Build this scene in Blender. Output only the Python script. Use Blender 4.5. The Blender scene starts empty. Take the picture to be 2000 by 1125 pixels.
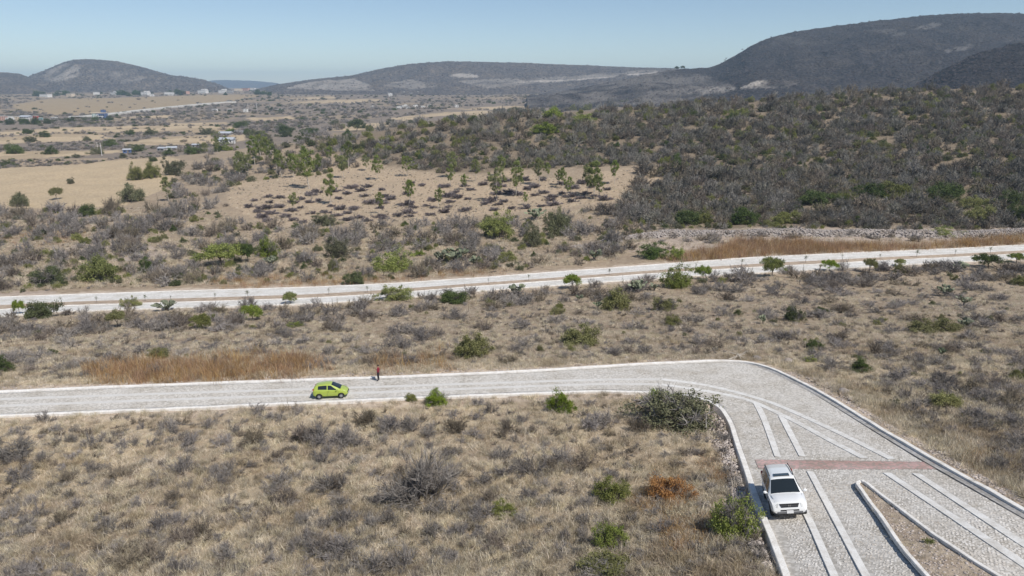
import bpy, bmesh, math, random
import numpy as np
from mathutils import Vector, Matrix, geometry

random.seed(11)
rng = np.random.default_rng(11)
scene = bpy.context.scene
col = scene.collection
PI = math.pi

# ------------------------------------------------------------------ camera, sky, sun, exposure
TH = math.radians(15.66)          # camera looks this far below the horizon
FPX = 1400.0                      # focal length in pixels of a 2000 px wide frame
cam_d = bpy.data.cameras.new('camera'); cam = bpy.data.objects.new('camera', cam_d); col.objects.link(cam)
cam_d.sensor_width = 36.0; cam_d.lens = 36.0 * FPX / 2000.0
cam_d.clip_start = 0.5; cam_d.clip_end = 60000
cam.location = (0, 0, 0); cam.rotation_euler = (PI / 2 - TH, 0, 0)
scene.camera = cam

SUN_EL = math.radians(52); SUN_VEC = (0.69, -0.724)        # towards the sun, seen from above
world = bpy.data.worlds.new('World'); scene.world = world; world.use_nodes = True
wn = world.node_tree.nodes; wl = world.node_tree.links
wn.clear()
sky = wn.new('ShaderNodeTexSky'); sky.sky_type = 'NISHITA'; sky.sun_disc = False
sky.sun_elevation = SUN_EL; sky.sun_rotation = math.atan2(SUN_VEC[0], SUN_VEC[1])
sky.altitude = 2000; sky.air_density = 1.0; sky.dust_density = 0.35; sky.ozone_density = 1.2
bg = wn.new('ShaderNodeBackground'); bg.inputs['Strength'].default_value = 0.079
wo = wn.new('ShaderNodeOutputWorld')
wl.new(sky.outputs[0], bg.inputs[0]); wl.new(bg.outputs[0], wo.inputs[0])

sun_d = bpy.data.lights.new('sun', 'SUN'); sun_d.energy = 3.7; sun_d.angle = math.radians(0.53)
sun_d.color = (1.0, 0.955, 0.88)
sun = bpy.data.objects.new('sun', sun_d); col.objects.link(sun)
d = Vector((SUN_VEC[0] * math.cos(SUN_EL), SUN_VEC[1] * math.cos(SUN_EL), math.sin(SUN_EL)))
sun.rotation_euler = d.to_track_quat('Z', 'Y').to_euler(); sun.location = (60, -60, 120)

vs = scene.view_settings
vs.view_transform = 'Standard'; vs.look = 'None'; vs.exposure = 0.42; vs.gamma = 1.0; vs.use_curve_mapping = False
scene.cycles.max_bounces = 6; scene.cycles.diffuse_bounces = 3; scene.cycles.transparent_max_bounces = 8
scene.cycles.volume_bounces = 0

# ------------------------------------------------------------------ geometry of the place
CT, ST = math.cos(TH), math.sin(TH)
def px2st(x, y):
    x = np.asarray(x, float); y = np.asarray(y, float)
    u = (x - 1000) / FPX; v = (y - 562.5) / FPX
    yc = CT - v * ST
    return u / yc, (ST + v * CT) / yc
def project(X, Y, Z):
    zc = Y * CT - Z * ST; up = Y * ST + Z * CT
    return 1000 + FPX * X / zc, 562.5 - FPX * up / zc, zc

S_COL = np.array([-1.6, -.75, -.45, -.2, 0, .2, .45, .75, 1.6])
ROWS = [  # forward distance, heights at S_COL[1:-1] relative to the viewpoint
 (8,   -23.0, -23.0, -22.6, -22.0, -20.6, -18.8, -17.4),
 (20,  -25.0, -25.0, -24.5, -24.0, -22.5, -20.8, -19.6),
 (30,  -27.0, -26.8, -26.2, -25.5, -24.3, -22.6, -21.2),
 (36,  -27.8, -27.6, -27.1, -26.4, -25.3, -23.6, -22.4),
 (50,  -29.0, -28.6, -28.2, -27.8, -27.0, -25.8, -24.8),
 (65,  -29.6, -29.2, -28.8, -28.5, -28.3, -27.8, -27.2),
 (72,  -30.0, -29.6, -29.2, -29.0, -28.8, -28.6, -28.3),
 (85,  -32.5, -32.0, -31.5, -31.0, -31.0, -30.5, -30.2),
 (110, -37.0, -36.5, -36.0, -35.5, -35.0, -34.5, -34.0),
 (135, -41.5, -41.0, -40.5, -40.0, -39.0, -38.5, -38.0),
 (160, -44.0, -43.0, -42.5, -42.0, -41.5, -41.0, -41.0),
 (200, -47.0, -46.0, -45.0, -44.0, -43.0, -42.0, -42.0),
 (250, -50.0, -48.5, -47.0, -46.0, -44.5, -42.0, -40.0),
 (300, -52.0, -50.0, -48.0, -46.0, -43.5, -38.0, -34.0),
 (400, -54.0, -52.0, -48.0, -43.0, -36.0, -26.0, -19.0),
 (520, -56.0, -53.0, -29.0, -17.0, -11.0,  -3.0,   1.5),
 (560, -56.5, -54.0, -32.0, -18.0, -12.0,  -3.5,   1.5),
 (650, -57.0, -56.0, -46.0, -32.0, -24.0, -13.0,  -6.0),
 (900, -58.0, -58.0, -58.0, -55.0, -50.0, -40.0, -28.0),
 (1300,-58.0, -58.0, -58.0, -56.0, -48.0, -34.0, -24.0),
 (2000,-50.0, -50.0, -48.0, -44.0, -36.0, -24.0, -16.0),
 (2800,-35.0, -33.0, -34.0, -32.0, -24.0, -14.0,  -8.0),
 (3600,-20.0, -19.0, -20.0, -18.0, -12.0,  -6.0,  -2.0),
 (5200, -14.0, -14.0, -12.0, -10.0, -6.0, -4.0,  -2.0),
 (14000, -10.0, -10.0, -10.0, -10.0, -8.0, -6.0, -4.0),
]
LY0, LY1, NLY, NS = math.log(8.0), math.log(14000.0), 520, 161
_ly = np.linspace(LY0, LY1, NLY); _s = np.linspace(-1.6, 1.6, NS)
_rl = np.log([r[0] for r in ROWS]); _rv = np.array([[r[1]] + list(r[1:]) + [r[-1]] for r in ROWS])
_tmp = np.array([np.interp(_ly, _rl, _rv[:, k]) for k in range(9)]).T
TAB = np.array([np.interp(_s, S_COL, _tmp[i]) for i in range(NLY)])
def _blur(a, sig, ax):
    n = int(3 * sig); k = np.exp(-.5 * (np.arange(-n, n + 1) / sig) ** 2); k /= k.sum()
    pad = [(0, 0), (0, 0)]; pad[ax] = (n, n)
    b = np.pad(a, pad, mode='edge')
    return np.apply_along_axis(lambda v: np.convolve(v, k, 'valid'), ax, b)
TAB = _blur(_blur(TAB, 4.5, 0), 4.0, 1)
def hs(s, Y):
    s = np.asarray(s, float); Y = np.asarray(Y, float)
    a = np.clip((np.log(np.maximum(Y, 8)) - LY0) / (LY1 - LY0) * (NLY - 1), 0, NLY - 1.001)
    b = np.clip((s + 1.6) / 3.2 * (NS - 1), 0, NS - 1.001)
    i = a.astype(int); j = b.astype(int); a = a - i; b = b - j
    return (TAB[i, j] * (1 - a) * (1 - b) + TAB[i + 1, j] * a * (1 - b) + TAB[i, j + 1] * (1 - a) * b + TAB[i + 1, j + 1] * a * b)
def hz(X, Y):
    Y = np.asarray(Y, float)
    return hs(np.asarray(X, float) / np.maximum(Y, 8), Y)
_YS = np.geomspace(9, 13000, 1100)
def ground(px, py):
    """where the sight lines through these photo points meet the ground"""
    px = np.atleast_1d(np.asarray(px, float)); py = np.atleast_1d(np.asarray(py, float))
    out = np.full((len(px), 3), np.nan)
    for c in range(0, len(px), 4000):
        s, t = px2st(px[c:c + 4000], py[c:c + 4000])
        df = hs(s[:, None], _YS[None, :]) + t[:, None] * _YS[None, :]
        hit = df >= 0
        k = np.argmax(hit, 1); ok = hit.any(1) & (k > 0)
        k = np.maximum(k, 1); r = np.arange(len(s))
        d0 = df[r, k - 1]; d1 = df[r, k]
        f = np.clip(-d0 / (d1 - d0 + 1e-9), 0, 1)
        Y = _YS[k - 1] + f * (_YS[k] - _YS[k - 1])
        P = np.stack([s * Y, Y, hs(s, Y)], 1); P[~ok] = np.nan
        out[c:c + 4000] = P
    return out
def g1(x, y): return Vector(ground([x], [y])[0])
def in_poly(px, py, poly):
    px = np.asarray(px, float); py = np.asarray(py, float)
    r = np.zeros(px.shape, bool); n = len(poly); j = n - 1
    for i in range(n):
        xi, yi = poly[i]; xj, yj = poly[j]
        if yi != yj:
            r ^= ((yi > py) != (yj > py)) & (px < (xj - xi) * (py - yi) / (yj - yi) + xi)
        j = i
    return r
def sample_poly(poly, n):
    a = np.array(poly, float); lo = a.min(0); hi = a.max(0)
    xs = [np.zeros((0, 2))]; got = 0
    while got < n:
        p = rng.uniform(lo, hi, (max(200, 2 * n), 2)); p = p[in_poly(p[:, 0], p[:, 1], poly)]
        xs.append(p); got += len(p)
    return np.concatenate(xs)[:n]
def _hash(ix, iy, iz):
    n = (ix * 374761393 + iy * 668265263 + iz * 1274126177).astype(np.int64) & 0x7fffffff
    n = ((n ^ (n >> 13)) * 1274126177) & 0x7fffffff
    return ((n ^ (n >> 16)) & 0xffff) / 65535.0
def vnoise(x, y, seed=0):
    x = np.asarray(x, float); y = np.asarray(y, float)
    ix = np.floor(x).astype(np.int64); iy = np.floor(y).astype(np.int64)
    fx = x - ix; fy = y - iy; fx = fx * fx * (3 - 2 * fx); fy = fy * fy * (3 - 2 * fy); z = np.full_like(ix, seed)
    return ((_hash(ix, iy, z) * (1 - fx) + _hash(ix + 1, iy, z) * fx) * (1 - fy) + (_hash(ix, iy + 1, z) * (1 - fx) + _hash(ix + 1, iy + 1, z) * fx) * fy)
def fbm(x, y, seed=0, oct=4):
    r = 0; a = .5; n = 0
    for o in range(oct):
        r = r + a * vnoise(x * 2 ** o, y * 2 ** o, seed + o); n += a; a *= .5
    return r / n

# ------------------------------------------------------------------ materials
def lin(r, g, b):
    f = lambda c: (c / 255 / 12.92) if c <= 10 else ((c / 255 + .055) / 1.055) ** 2.4
    return (f(r), f(g), f(b))
def nodes_of(m):
    m.use_nodes = True; nt = m.node_tree; nt.nodes.clear()
    o = nt.nodes.new('ShaderNodeOutputMaterial'); b = nt.nodes.new('ShaderNodeBsdfPrincipled')
    nt.links.new(b.outputs[0], o.inputs[0])
    return nt, b, o
def mixrgb(nt, a, b, fac, mode='MIX'):
    n = nt.nodes.new('ShaderNodeMix'); n.data_type = 'RGBA'; n.blend_type = mode
    for idx, v in ((6, a), (7, b), (0, fac)):
        if hasattr(v, 'is_output'): nt.links.new(v, n.inputs[idx])
        elif idx == 0: n.inputs[0].default_value = v
        else: n.inputs[idx].default_value = (*v, 1)
    return n.outputs[2]
def ramp(nt, src, lo, hi, a=0., b=1.):
    n = nt.nodes.new('ShaderNodeMapRange'); nt.links.new(src, n.inputs[0])
    for i, v in zip((1, 2, 3, 4), (lo, hi, a, b)): n.inputs[i].default_value = v
    return n.outputs[0]
def noise(nt, scale, detail=4, rough=.6, kind='noise', coord='Object'):
    t = nt.nodes.new('ShaderNodeTexCoord')
    n = nt.nodes.new('ShaderNodeTexNoise' if kind == 'noise' else 'ShaderNodeTexVoronoi')
    nt.links.new(t.outputs[coord], n.inputs['Vector']); n.inputs['Scale'].default_value = scale
    if kind == 'noise':
        n.inputs['Detail'].default_value = detail; n.inputs['Roughness'].default_value = rough
    return n
def bump(nt, b, src, strength, dist):
    n = nt.nodes.new('ShaderNodeBump'); n.inputs['Strength'].default_value = strength; n.inputs['Distance'].default_value = dist
    nt.links.new(src, n.inputs['Height']); nt.links.new(n.outputs[0], b.inputs['Normal'])
def plain(name, c, rough=.7, metal=0., spec=.3, var=.12, scale=3., coat=0.):
    m = bpy.data.materials.new(name); nt, b, o = nodes_of(m)
    if var:
        n = noise(nt, scale)
        cc = mixrgb(nt, tuple(v * (1 - var) for v in c), tuple(min(1, v * (1 + var)) for v in c), n.outputs['Fac'])
        nt.links.new(cc, b.inputs['Base Color'])
    else: b.inputs['Base Color'].default_value = (*c, 1)
    b.inputs['Roughness'].default_value = rough; b.inputs['Metallic'].default_value = metal
    b.inputs['Specular IOR Level'].default_value = spec; b.inputs['Coat Weight'].default_value = coat
    return m
def foliage(name, c1, c2, transl=.25, objvar=.35, patchy=False):
    """per-leaf colour from the 'v' attribute, per-plant tone from the object's random number"""
    m = bpy.data.materials.new(name); nt, b, o = nodes_of(m)
    at = nt.nodes.new('ShaderNodeAttribute'); at.attribute_name = 'v'
    oi = nt.nodes.new('ShaderNodeObjectInfo')
    c = mixrgb(nt, c1, c2, at.outputs['Fac'])
    br = ramp(nt, oi.outputs['Random'], 0, 1, 1 - objvar, 1 + objvar)
    hsv = nt.nodes.new('ShaderNodeHueSaturation'); nt.links.new(c, hsv.inputs['Color']); nt.links.new(br, hsv.inputs['Value'])
    wn_ = nt.nodes.new('ShaderNodeTexWhiteNoise'); wn_.noise_dimensions = '1D'; nt.links.new(oi.outputs['Random'], wn_.inputs['W'])
    nt.links.new(ramp(nt, wn_.outputs['Value'], 0, 1, .485, .515), hsv.inputs['Hue'])
    nt.links.new(ramp(nt, wn_.outputs['Value'], 0, 1, .8, 1.1), hsv.inputs['Saturation'])
    out_c = hsv.outputs[0]
    if patchy:   # stands of browner, older straw
        ge = nt.nodes.new('ShaderNodeNewGeometry'); n5 = nt.nodes.new('ShaderNodeTexNoise'); n5.inputs['Scale'].default_value = .16; n5.inputs['Detail'].default_value = 5; n5.inputs['Roughness'].default_value = .62
        nt.links.new(ge.outputs['Position'], n5.inputs['Vector'])
        out_c = mixrgb(nt, out_c, (.62, .55, .48), ramp(nt, n5.outputs['Fac'], .48, .64, 0, .75), 'MULTIPLY')
    nt.links.new(out_c, b.inputs['Base Color'])
    b.inputs['Roughness'].default_value = .75; b.inputs['Specular IOR Level'].default_value = .15
    if transl:
        tr = nt.nodes.new('ShaderNodeBsdfTranslucent'); nt.links.new(out_c, tr.inputs[0])
        mx = nt.nodes.new('ShaderNodeMixShader'); mx.inputs[0].default_value = transl
        nt.links.new(b.outputs[0], mx.inputs[1]); nt.links.new(tr.outputs[0], mx.inputs[2]); nt.links.new(mx.outputs[0], o.inputs[0])
    return m
def soil_mat(name, fine=1.0):
    """ground: colour of the soil and the dry litter from the vertex colours, with grain"""
    m = bpy.data.materials.new(name); nt, b, o = nodes_of(m)
    at = nt.nodes.new('ShaderNodeVertexColor'); at.layer_name = 'Col'
    n1 = noise(nt, .9 * fine, 8, .7); n2 = noise(nt, .06 * fine, 5, .6); n3 = noise(nt, 6.0 * fine, 3, .7)
    c = mixrgb(nt, at.outputs[0], (.55, .5, .5), ramp(nt, n1.outputs['Fac'], .35, .72, 0, 1.), 'MULTIPLY')
    c = mixrgb(nt, c, (1.22, 1.2, 1.17), ramp(nt, n2.outputs['Fac'], .4, .7, 0, .6), 'MULTIPLY')
    c = mixrgb(nt, c, (.7, .66, .62), ramp(nt, n3.outputs['Fac'], .5, .7, 0, .6), 'MULTIPLY')
    nt.links.new(c, b.inputs['Base Color']); b.inputs['Roughness'].default_value = .95; b.inputs['Specular IOR Level'].default_value = .1
    bump(nt, b, n1.outputs['Fac'], .8, .25 / fine)
    return m
def hill_mat(name, scrub, soil, scale):
    """far hillside: scrub too small to tell apart over soil"""
    m = bpy.data.materials.new(name); nt, b, o = nodes_of(m)
    at = nt.nodes.new('ShaderNodeVertexColor'); at.layer_name = 'Col'
    v = noise(nt, scale, kind='voronoi'); n = noise(nt, scale * .06, 6, .65); n2 = noise(nt, scale * .5, 5, .7)
    f = ramp(nt, v.outputs['Distance'], .25, .7, 0, 1)
    c = mixrgb(nt, scrub, soil, f)
    c = mixrgb(nt, c, (.62, .62, .66), ramp(nt, n2.outputs['Fac'], .4, .65, 0, .8), 'MULTIPLY')
    c = mixrgb(nt, c, (1.5, 1.4, 1.2), ramp(nt, n.outputs['Fac'], .45, .7, 0, .8), 'MULTIPLY')
    sep = nt.nodes.new('ShaderNodeSeparateColor'); nt.links.new(at.outputs[0], sep.inputs[0])
    c = mixrgb(nt, c, (.40, .36, .32), sep.outputs[0])
    c = mixrgb(nt, c, (.115, .108, .105), sep.outputs[1])
    nt.links.new(c, b.inputs['Base Color']); b.inputs['Roughness'].default_value = .95; b.inputs['Specular IOR Level'].default_value = .05
    bump(nt, b, v.outputs['Distance'], .9, 3.0)
    return m
def stone_mat(name, c1, c2, vary=True):
    m = bpy.data.materials.new(name); nt, b, o = nodes_of(m)
    oi = nt.nodes.new('ShaderNodeObjectInfo'); n = noise(nt, 9, 4)
    c = mixrgb(nt, c1, c2, oi.outputs['Random'])
    wn_ = nt.nodes.new('ShaderNodeTexWhiteNoise'); wn_.noise_dimensions = '1D'; nt.links.new(oi.outputs['Random'], wn_.inputs['W'])
    c = mixrgb(nt, c, (.70, .66, .62), ramp(nt, wn_.outputs['Value'], .6, 1, 0, .8), 'MULTIPLY')
    c = mixrgb(nt, c, (.75, .72, .7), ramp(nt, n.outputs['Fac'], .4, .7, 0, .7), 'MULTIPLY')
    ge = nt.nodes.new('ShaderNodeNewGeometry'); n5 = nt.nodes.new('ShaderNodeTexNoise'); n5.inputs['Scale'].default_value = .28; n5.inputs['Detail'].default_value = 7; n5.inputs['Roughness'].default_value = .68
    nt.links.new(ge.outputs['Position'], n5.inputs['Vector'])
    c = mixrgb(nt, c, (.72, .67, .60), ramp(nt, n5.outputs['Fac'], .48, .66, 0, .85), 'MULTIPLY')   # dust and soil washed over the stones
    nt.links.new(c, b.inputs['Base Color']); b.inputs['Roughness'].default_value = .85; b.inputs['Specular IOR Level'].default_value = .2
    return m
def paved_mat(name, c1, c2, joint, scale):
    m = bpy.data.materials.new(name); nt, b, o = nodes_of(m)
    v = noise(nt, scale, kind='voronoi'); n = noise(nt, .35, 6, .65); n2 = noise(nt, 30, 3)
    sep = nt.nodes.new('ShaderNodeSeparateColor'); nt.links.new(v.outputs['Color'], sep.inputs[0])
    c = mixrgb(nt, c1, c2, sep.outputs[0])
    c = mixrgb(nt, c, joint, ramp(nt, v.outputs['Distance'], .42, .62))
    c = mixrgb(nt, c, (.74, .71, .66), ramp(nt, n.outputs['Fac'], .42, .66, 0, .9), 'MULTIPLY')
    nt.links.new(c, b.inputs['Base Color']); b.inputs['Roughness'].default_value = .9; b.inputs['Specular IOR Level'].default_value = .2
    bump(nt, b, v.outputs['Distance'], -.5, .03)
    return m
def concrete_mat(name, c, stain=(.72, .69, .65)):
    m = bpy.data.materials.new(name); nt, b, o = nodes_of(m)
    n = noise(nt, 1.3, 7, .7); n2 = noise(nt, 14, 4)
    cc = mixrgb(nt, c, tuple(a * k for a, k in zip(c, stain)), ramp(nt, n.outputs['Fac'], .42, .72))
    cc = mixrgb(nt, cc, (.80, .78, .76), ramp(nt, n2.outputs['Fac'], .45, .65, 0, .8), 'MULTIPLY')
    nt.links.new(cc, b.inputs['Base Color']); b.inputs['Roughness'].default_value = .88; b.inputs['Specular IOR Level'].default_value = .2
    bump(nt, b, n2.outputs['Fac'], .3, .01)
    return m

M = {}
M['soil'] = soil_mat('dry_soil')
M['paving'] = paved_mat('cobble_paving', (.62, .59, .545), (.52, .49, .455), (.42, .395, .36), 4.2)
M['paving_far'] = paved_mat('pale_cobble_paving', (.72, .70, .67), (.65, .63, .60), (.57, .55, .52), 3.0)
M['gutter'] = paved_mat('gutter_stone', (.46, .445, .435), (.38, .37, .365), (.30, .29, .28), 4.5)
M['red_band'] = paved_mat('red_stone_band', (.56, .38, .355), (.47, .31, .29), (.38, .31, .28), 4.2)
M['concrete'] = concrete_mat('kerb_concrete', (.78, .76, .73))
M['far_strip'] = concrete_mat('pale_track_concrete', (.585, .572, .55), (.9, .88, .86))
M['strip'] = concrete_mat('track_concrete', (.70, .69, .67), (.72, .69, .65))
M['cobble'] = stone_mat('cobble_stone', (.68, .655, .62), (.56, .535, .50))
M['rock'] = stone_mat('pale_rock', (.41, .37, .345), (.27, .24, .22))
M['gravel'] = stone_mat('pale_gravel', (.56, .50, .46), (.38, .33, .30))
M['grass'] = foliage('dry_straw', (.34, .28, .195), (.84, .75, .585), .3, .45, True)
M['reed'] = foliage('rust_reed', (.24, .125, .062), (.53, .35, .18), .25, .4)
M['twig'] = foliage('grey_twig', (.15, .132, .125), (.33, .30, .275), .0, .3)
M['twig_brown'] = foliage('brown_twig', (.115, .095, .078), (.26, .215, .165), .0, .3)
M['twig_hill'] = foliage('hill_twig', (.122, .112, .10), (.29, .268, .228), .0, .45)
M['mound'] = foliage('dark_twig', (.12, .10, .105), (.23, .195, .195), .0, .25)
M['leaf_bright'] = foliage('bright_leaf', (.10, .14, .026), (.34, .385, .085), .3, .2)
M['leaf_dark'] = foliage('dark_leaf', (.05, .075, .026), (.14, .17, .06), .25, .25)
M['leaf_olive'] = foliage('olive_leaf', (.12, .13, .04), (.31, .305, .115), .25, .25)
M['leaf_grey'] = foliage('grey_green_leaf', (.095, .10, .055), (.215, .21, .125), .2, .2)
M['leaf_rust'] = foliage('rust_leaf', (.27, .115, .028), (.54, .29, .075), .3, .1)
M['leaf_euc'] = foliage('eucalyptus_leaf', (.105, .138, .04), (.31, .345, .105), .35, .18)
M['cactus'] = foliage('cactus_pad', (.13, .15, .095), (.25, .27, .18), .0, .25)
M['bark'] = plain('grey_bark', (.16, .135, .12), .9)
M['pale_bark'] = plain('pale_bark', (.48, .43, .37), .8)
M['white_wall'] = plain('white_wall', (.68, .66, .63), .8, var=.06, scale=.3)
M['cream_wall'] = plain('cream_wall', (.62, .52, .40), .8, var=.08, scale=.3)
M['pink_wall'] = plain('pink_wall', (.50, .31, .25), .8, var=.08, scale=.3)
M['grey_wall'] = plain('grey_block_wall', (.36, .345, .33), .85, var=.1, scale=.3)
M['red_wall'] = plain('red_wall', (.42, .07, .07), .7, var=.08, scale=.3)
M['blue_wall'] = plain('blue_wall', (.10, .14, .26), .6, var=.08, scale=.3)
M['teal_wall'] = plain('teal_wall', (.25, .38, .37), .7, var=.08, scale=.3)
M['roof'] = plain('concrete_roof', (.55, .53, .50), .85)
M['tin'] = plain('tin_roof', (.52, .54, .57), .5, metal=.3)
M['window'] = plain('dark_glass', (.03, .04, .05), .15, spec=.5, var=0)
M['wood'] = plain('grey_wood', (.20, .16, .13), .9)

# ------------------------------------------------------------------ object helpers
def tag(o, label=None, cat=None, group=None, kind=None):
    for k, v in (('label', label), ('category', cat), ('group', group), ('kind', kind)):
        if v is not None: o[k] = v
    return o
def link(o, parent=None):
    col.objects.link(o)
    if parent is not None: o.parent = parent
    return o
def empty(name, loc=(0, 0, 0), rz=0):
    o = bpy.data.objects.new(name, None); o.location = loc; o.rotation_euler = (0, 0, rz); o.empty_display_size = .2
    return link(o)
class MB:
    """collects faces for one mesh"""
    def __init__(s): s.v = []; s.f = []; s.m = []; s.a = []
    def add(s, v, f, mat=0, val=None):
        n = len(s.v); s.v.extend([tuple(p) for p in v]); s.f.extend([tuple(i + n for i in q) for q in f]); s.m.extend([mat] * len(f))
        s.a.extend([random.random() if val is None else val] * len(v))
    def box(s, c, d, mat=0, rz=0, taper=1.):
        x, y, z = d[0] / 2, d[1] / 2, d[2] / 2; cs, sn = math.cos(rz), math.sin(rz); v = []
        for k in (-1, 1):
            q = taper if k > 0 else 1
            for i, j in ((-1, -1), (1, -1), (1, 1), (-1, 1)):
                a, b = i * x * q, j * y * q
                v.append((c[0] + a * cs - b * sn, c[1] + a * sn + b * cs, c[2] + k * z))
        s.add(v, [(3, 2, 1, 0), (4, 5, 6, 7), (0, 1, 5, 4), (1, 2, 6, 5), (2, 3, 7, 6), (3, 0, 4, 7)], mat)
    def tube(s, pts, rad, n=5, mat=0, val=None):
        pts = [Vector(p) for p in pts]; v = []; f = []
        for i, p in enumerate(pts):
            t = (pts[min(i + 1, len(pts) - 1)] - pts[max(i - 1, 0)]).normalized()
            a = t.orthogonal().normalized(); b = t.cross(a)
            r = rad[i] if hasattr(rad, '__len__') else rad
            for k in range(n):
                w = 2 * PI * k / n; v.append(p + a * math.cos(w) * r + b * math.sin(w) * r)
        for i in range(len(pts) - 1):
            for k in range(n):
                k2 = (k + 1) % n; f.append((i * n + k, i * n + k2, (i + 1) * n + k2, (i + 1) * n + k))
        f.append(tuple(range(n))[::-1]); f.append(tuple((len(pts) - 1) * n + k for k in range(n)))
        s.add(v, f, mat, val)
    def ball(s, c, r, mat=0, seg=10, rings=6):
        v = []; f = []
        for i in range(rings + 1):
            a = PI * i / rings
            for k in range(seg):
                w = 2 * PI * k / seg
                v.append((c[0] + r[0] * math.sin(a) * math.cos(w), c[1] + r[1] * math.sin(a) * math.sin(w), c[2] + r[2] * math.cos(a)))
        for i in range(rings):
            for k in range(seg):
                k2 = (k + 1) % seg; f.append((i * seg + k, (i + 1) * seg + k, (i + 1) * seg + k2, i * seg + k2))
        s.add(v, f, mat)
    def mesh(s, name, mats, smooth=False):
        me = bpy.data.meshes.new(name); me.from_pydata(s.v, [], s.f)
        for m in (mats if isinstance(mats, (list, tuple)) else [mats]): me.materials.append(m)
        me.polygons.foreach_set('material_index', s.m)
        at = me.attributes.new('v', 'FLOAT', 'POINT'); at.data.foreach_set('value', s.a)
        if smooth: me.polygons.foreach_set('use_smooth', [True] * len(s.f))
        me.update(); return me
    def build(s, name, mats, parent=None, smooth=False):
        return link(bpy.data.objects.new(name, s.mesh(name, mats, smooth)), parent)
def np_mesh(name, V, F, mats, vals=None, mi=None, smooth=False):
    me = bpy.data.meshes.new(name); k = F.shape[1]
    me.vertices.add(len(V)); me.vertices.foreach_set('co', np.ascontiguousarray(V, np.float32).ravel())
    me.loops.add(F.size); me.loops.foreach_set('vertex_index', np.ascontiguousarray(F, np.int32).ravel())
    me.polygons.add(len(F)); me.polygons.foreach_set('loop_start', np.arange(0, F.size, k, dtype=np.int32))
    me.polygons.foreach_set('loop_total', np.full(len(F), k, np.int32))
    me.polygons.foreach_set('use_smooth', np.full(len(F), bool(smooth)))
    for m in (mats if isinstance(mats, (list, tuple)) else [mats]): me.materials.append(m)
    if mi is not None: me.polygons.foreach_set('material_index', np.ascontiguousarray(mi, np.int32))
    if vals is not None:
        at = me.attributes.new('v', 'FLOAT', 'POINT'); at.data.foreach_set('value', np.ascontiguousarray(vals, np.float32))
    me.update(calc_edges=True); me.validate(); return me
def unit(a): return a / np.maximum(np.linalg.norm(a, axis=-1, keepdims=True), 1e-9)
def ribbons(P0, P1, W, bend=.0, segs=1):
    """thin tapering strips from P0 to P1 (quads)"""
    n = len(P0); d = P1 - P0; r = rng.normal(size=(n, 3)); side = unit(np.cross(d, r)) * W[:, None]
    off = rng.normal(size=(n, 3)) * bend * np.linalg.norm(d, axis=1, keepdims=True)
    V = []; F = []
    for k in range(segs + 1):
        f = k / segs; c = P0 + d * f + off * (4 * f * (1 - f)); w = 1 - .75 * f
        V.append(c - side * w); V.append(c + side * w)
    V = np.stack(V, 1).reshape(-1, 3); b = np.arange(n)[:, None] * (2 * (segs + 1))
    F = np.concatenate([b + np.array([[2 * k, 2 * k + 1, 2 * k + 3, 2 * k + 2]]) for k in range(segs)], 0)
    val = np.repeat(rng.random(n), 2 * (segs + 1))
    return V, F, val
def leaves(C, size, aspect=.55, up=.3):
    n = len(C); a = unit(rng.normal(size=(n, 3))); nn = unit(rng.normal(size=(n, 3)) + np.array([0, 0, up]))
    b = unit(np.cross(nn, a)); a = unit(np.cross(b, nn))
    sz = size * rng.uniform(.6, 1.3, n)[:, None]
    V = np.stack([C - a * sz, C - b * sz * aspect, C + a * sz, C + b * sz * aspect], 1).reshape(-1, 3)
    F = np.arange(4 * n).reshape(-1, 4)
    return V, F, np.repeat(rng.random(n), 4)
def cat_parts(parts):
    V = []; F = []; A = []; I = []; o = 0
    for (v, f, a), mi in parts:
        V.append(v); F.append(f + o); A.append(a); I.append(np.full(len(f), mi)); o += len(v)
    return np.concatenate(V), np.concatenate(F), np.concatenate(A), np.concatenate(I)
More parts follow.
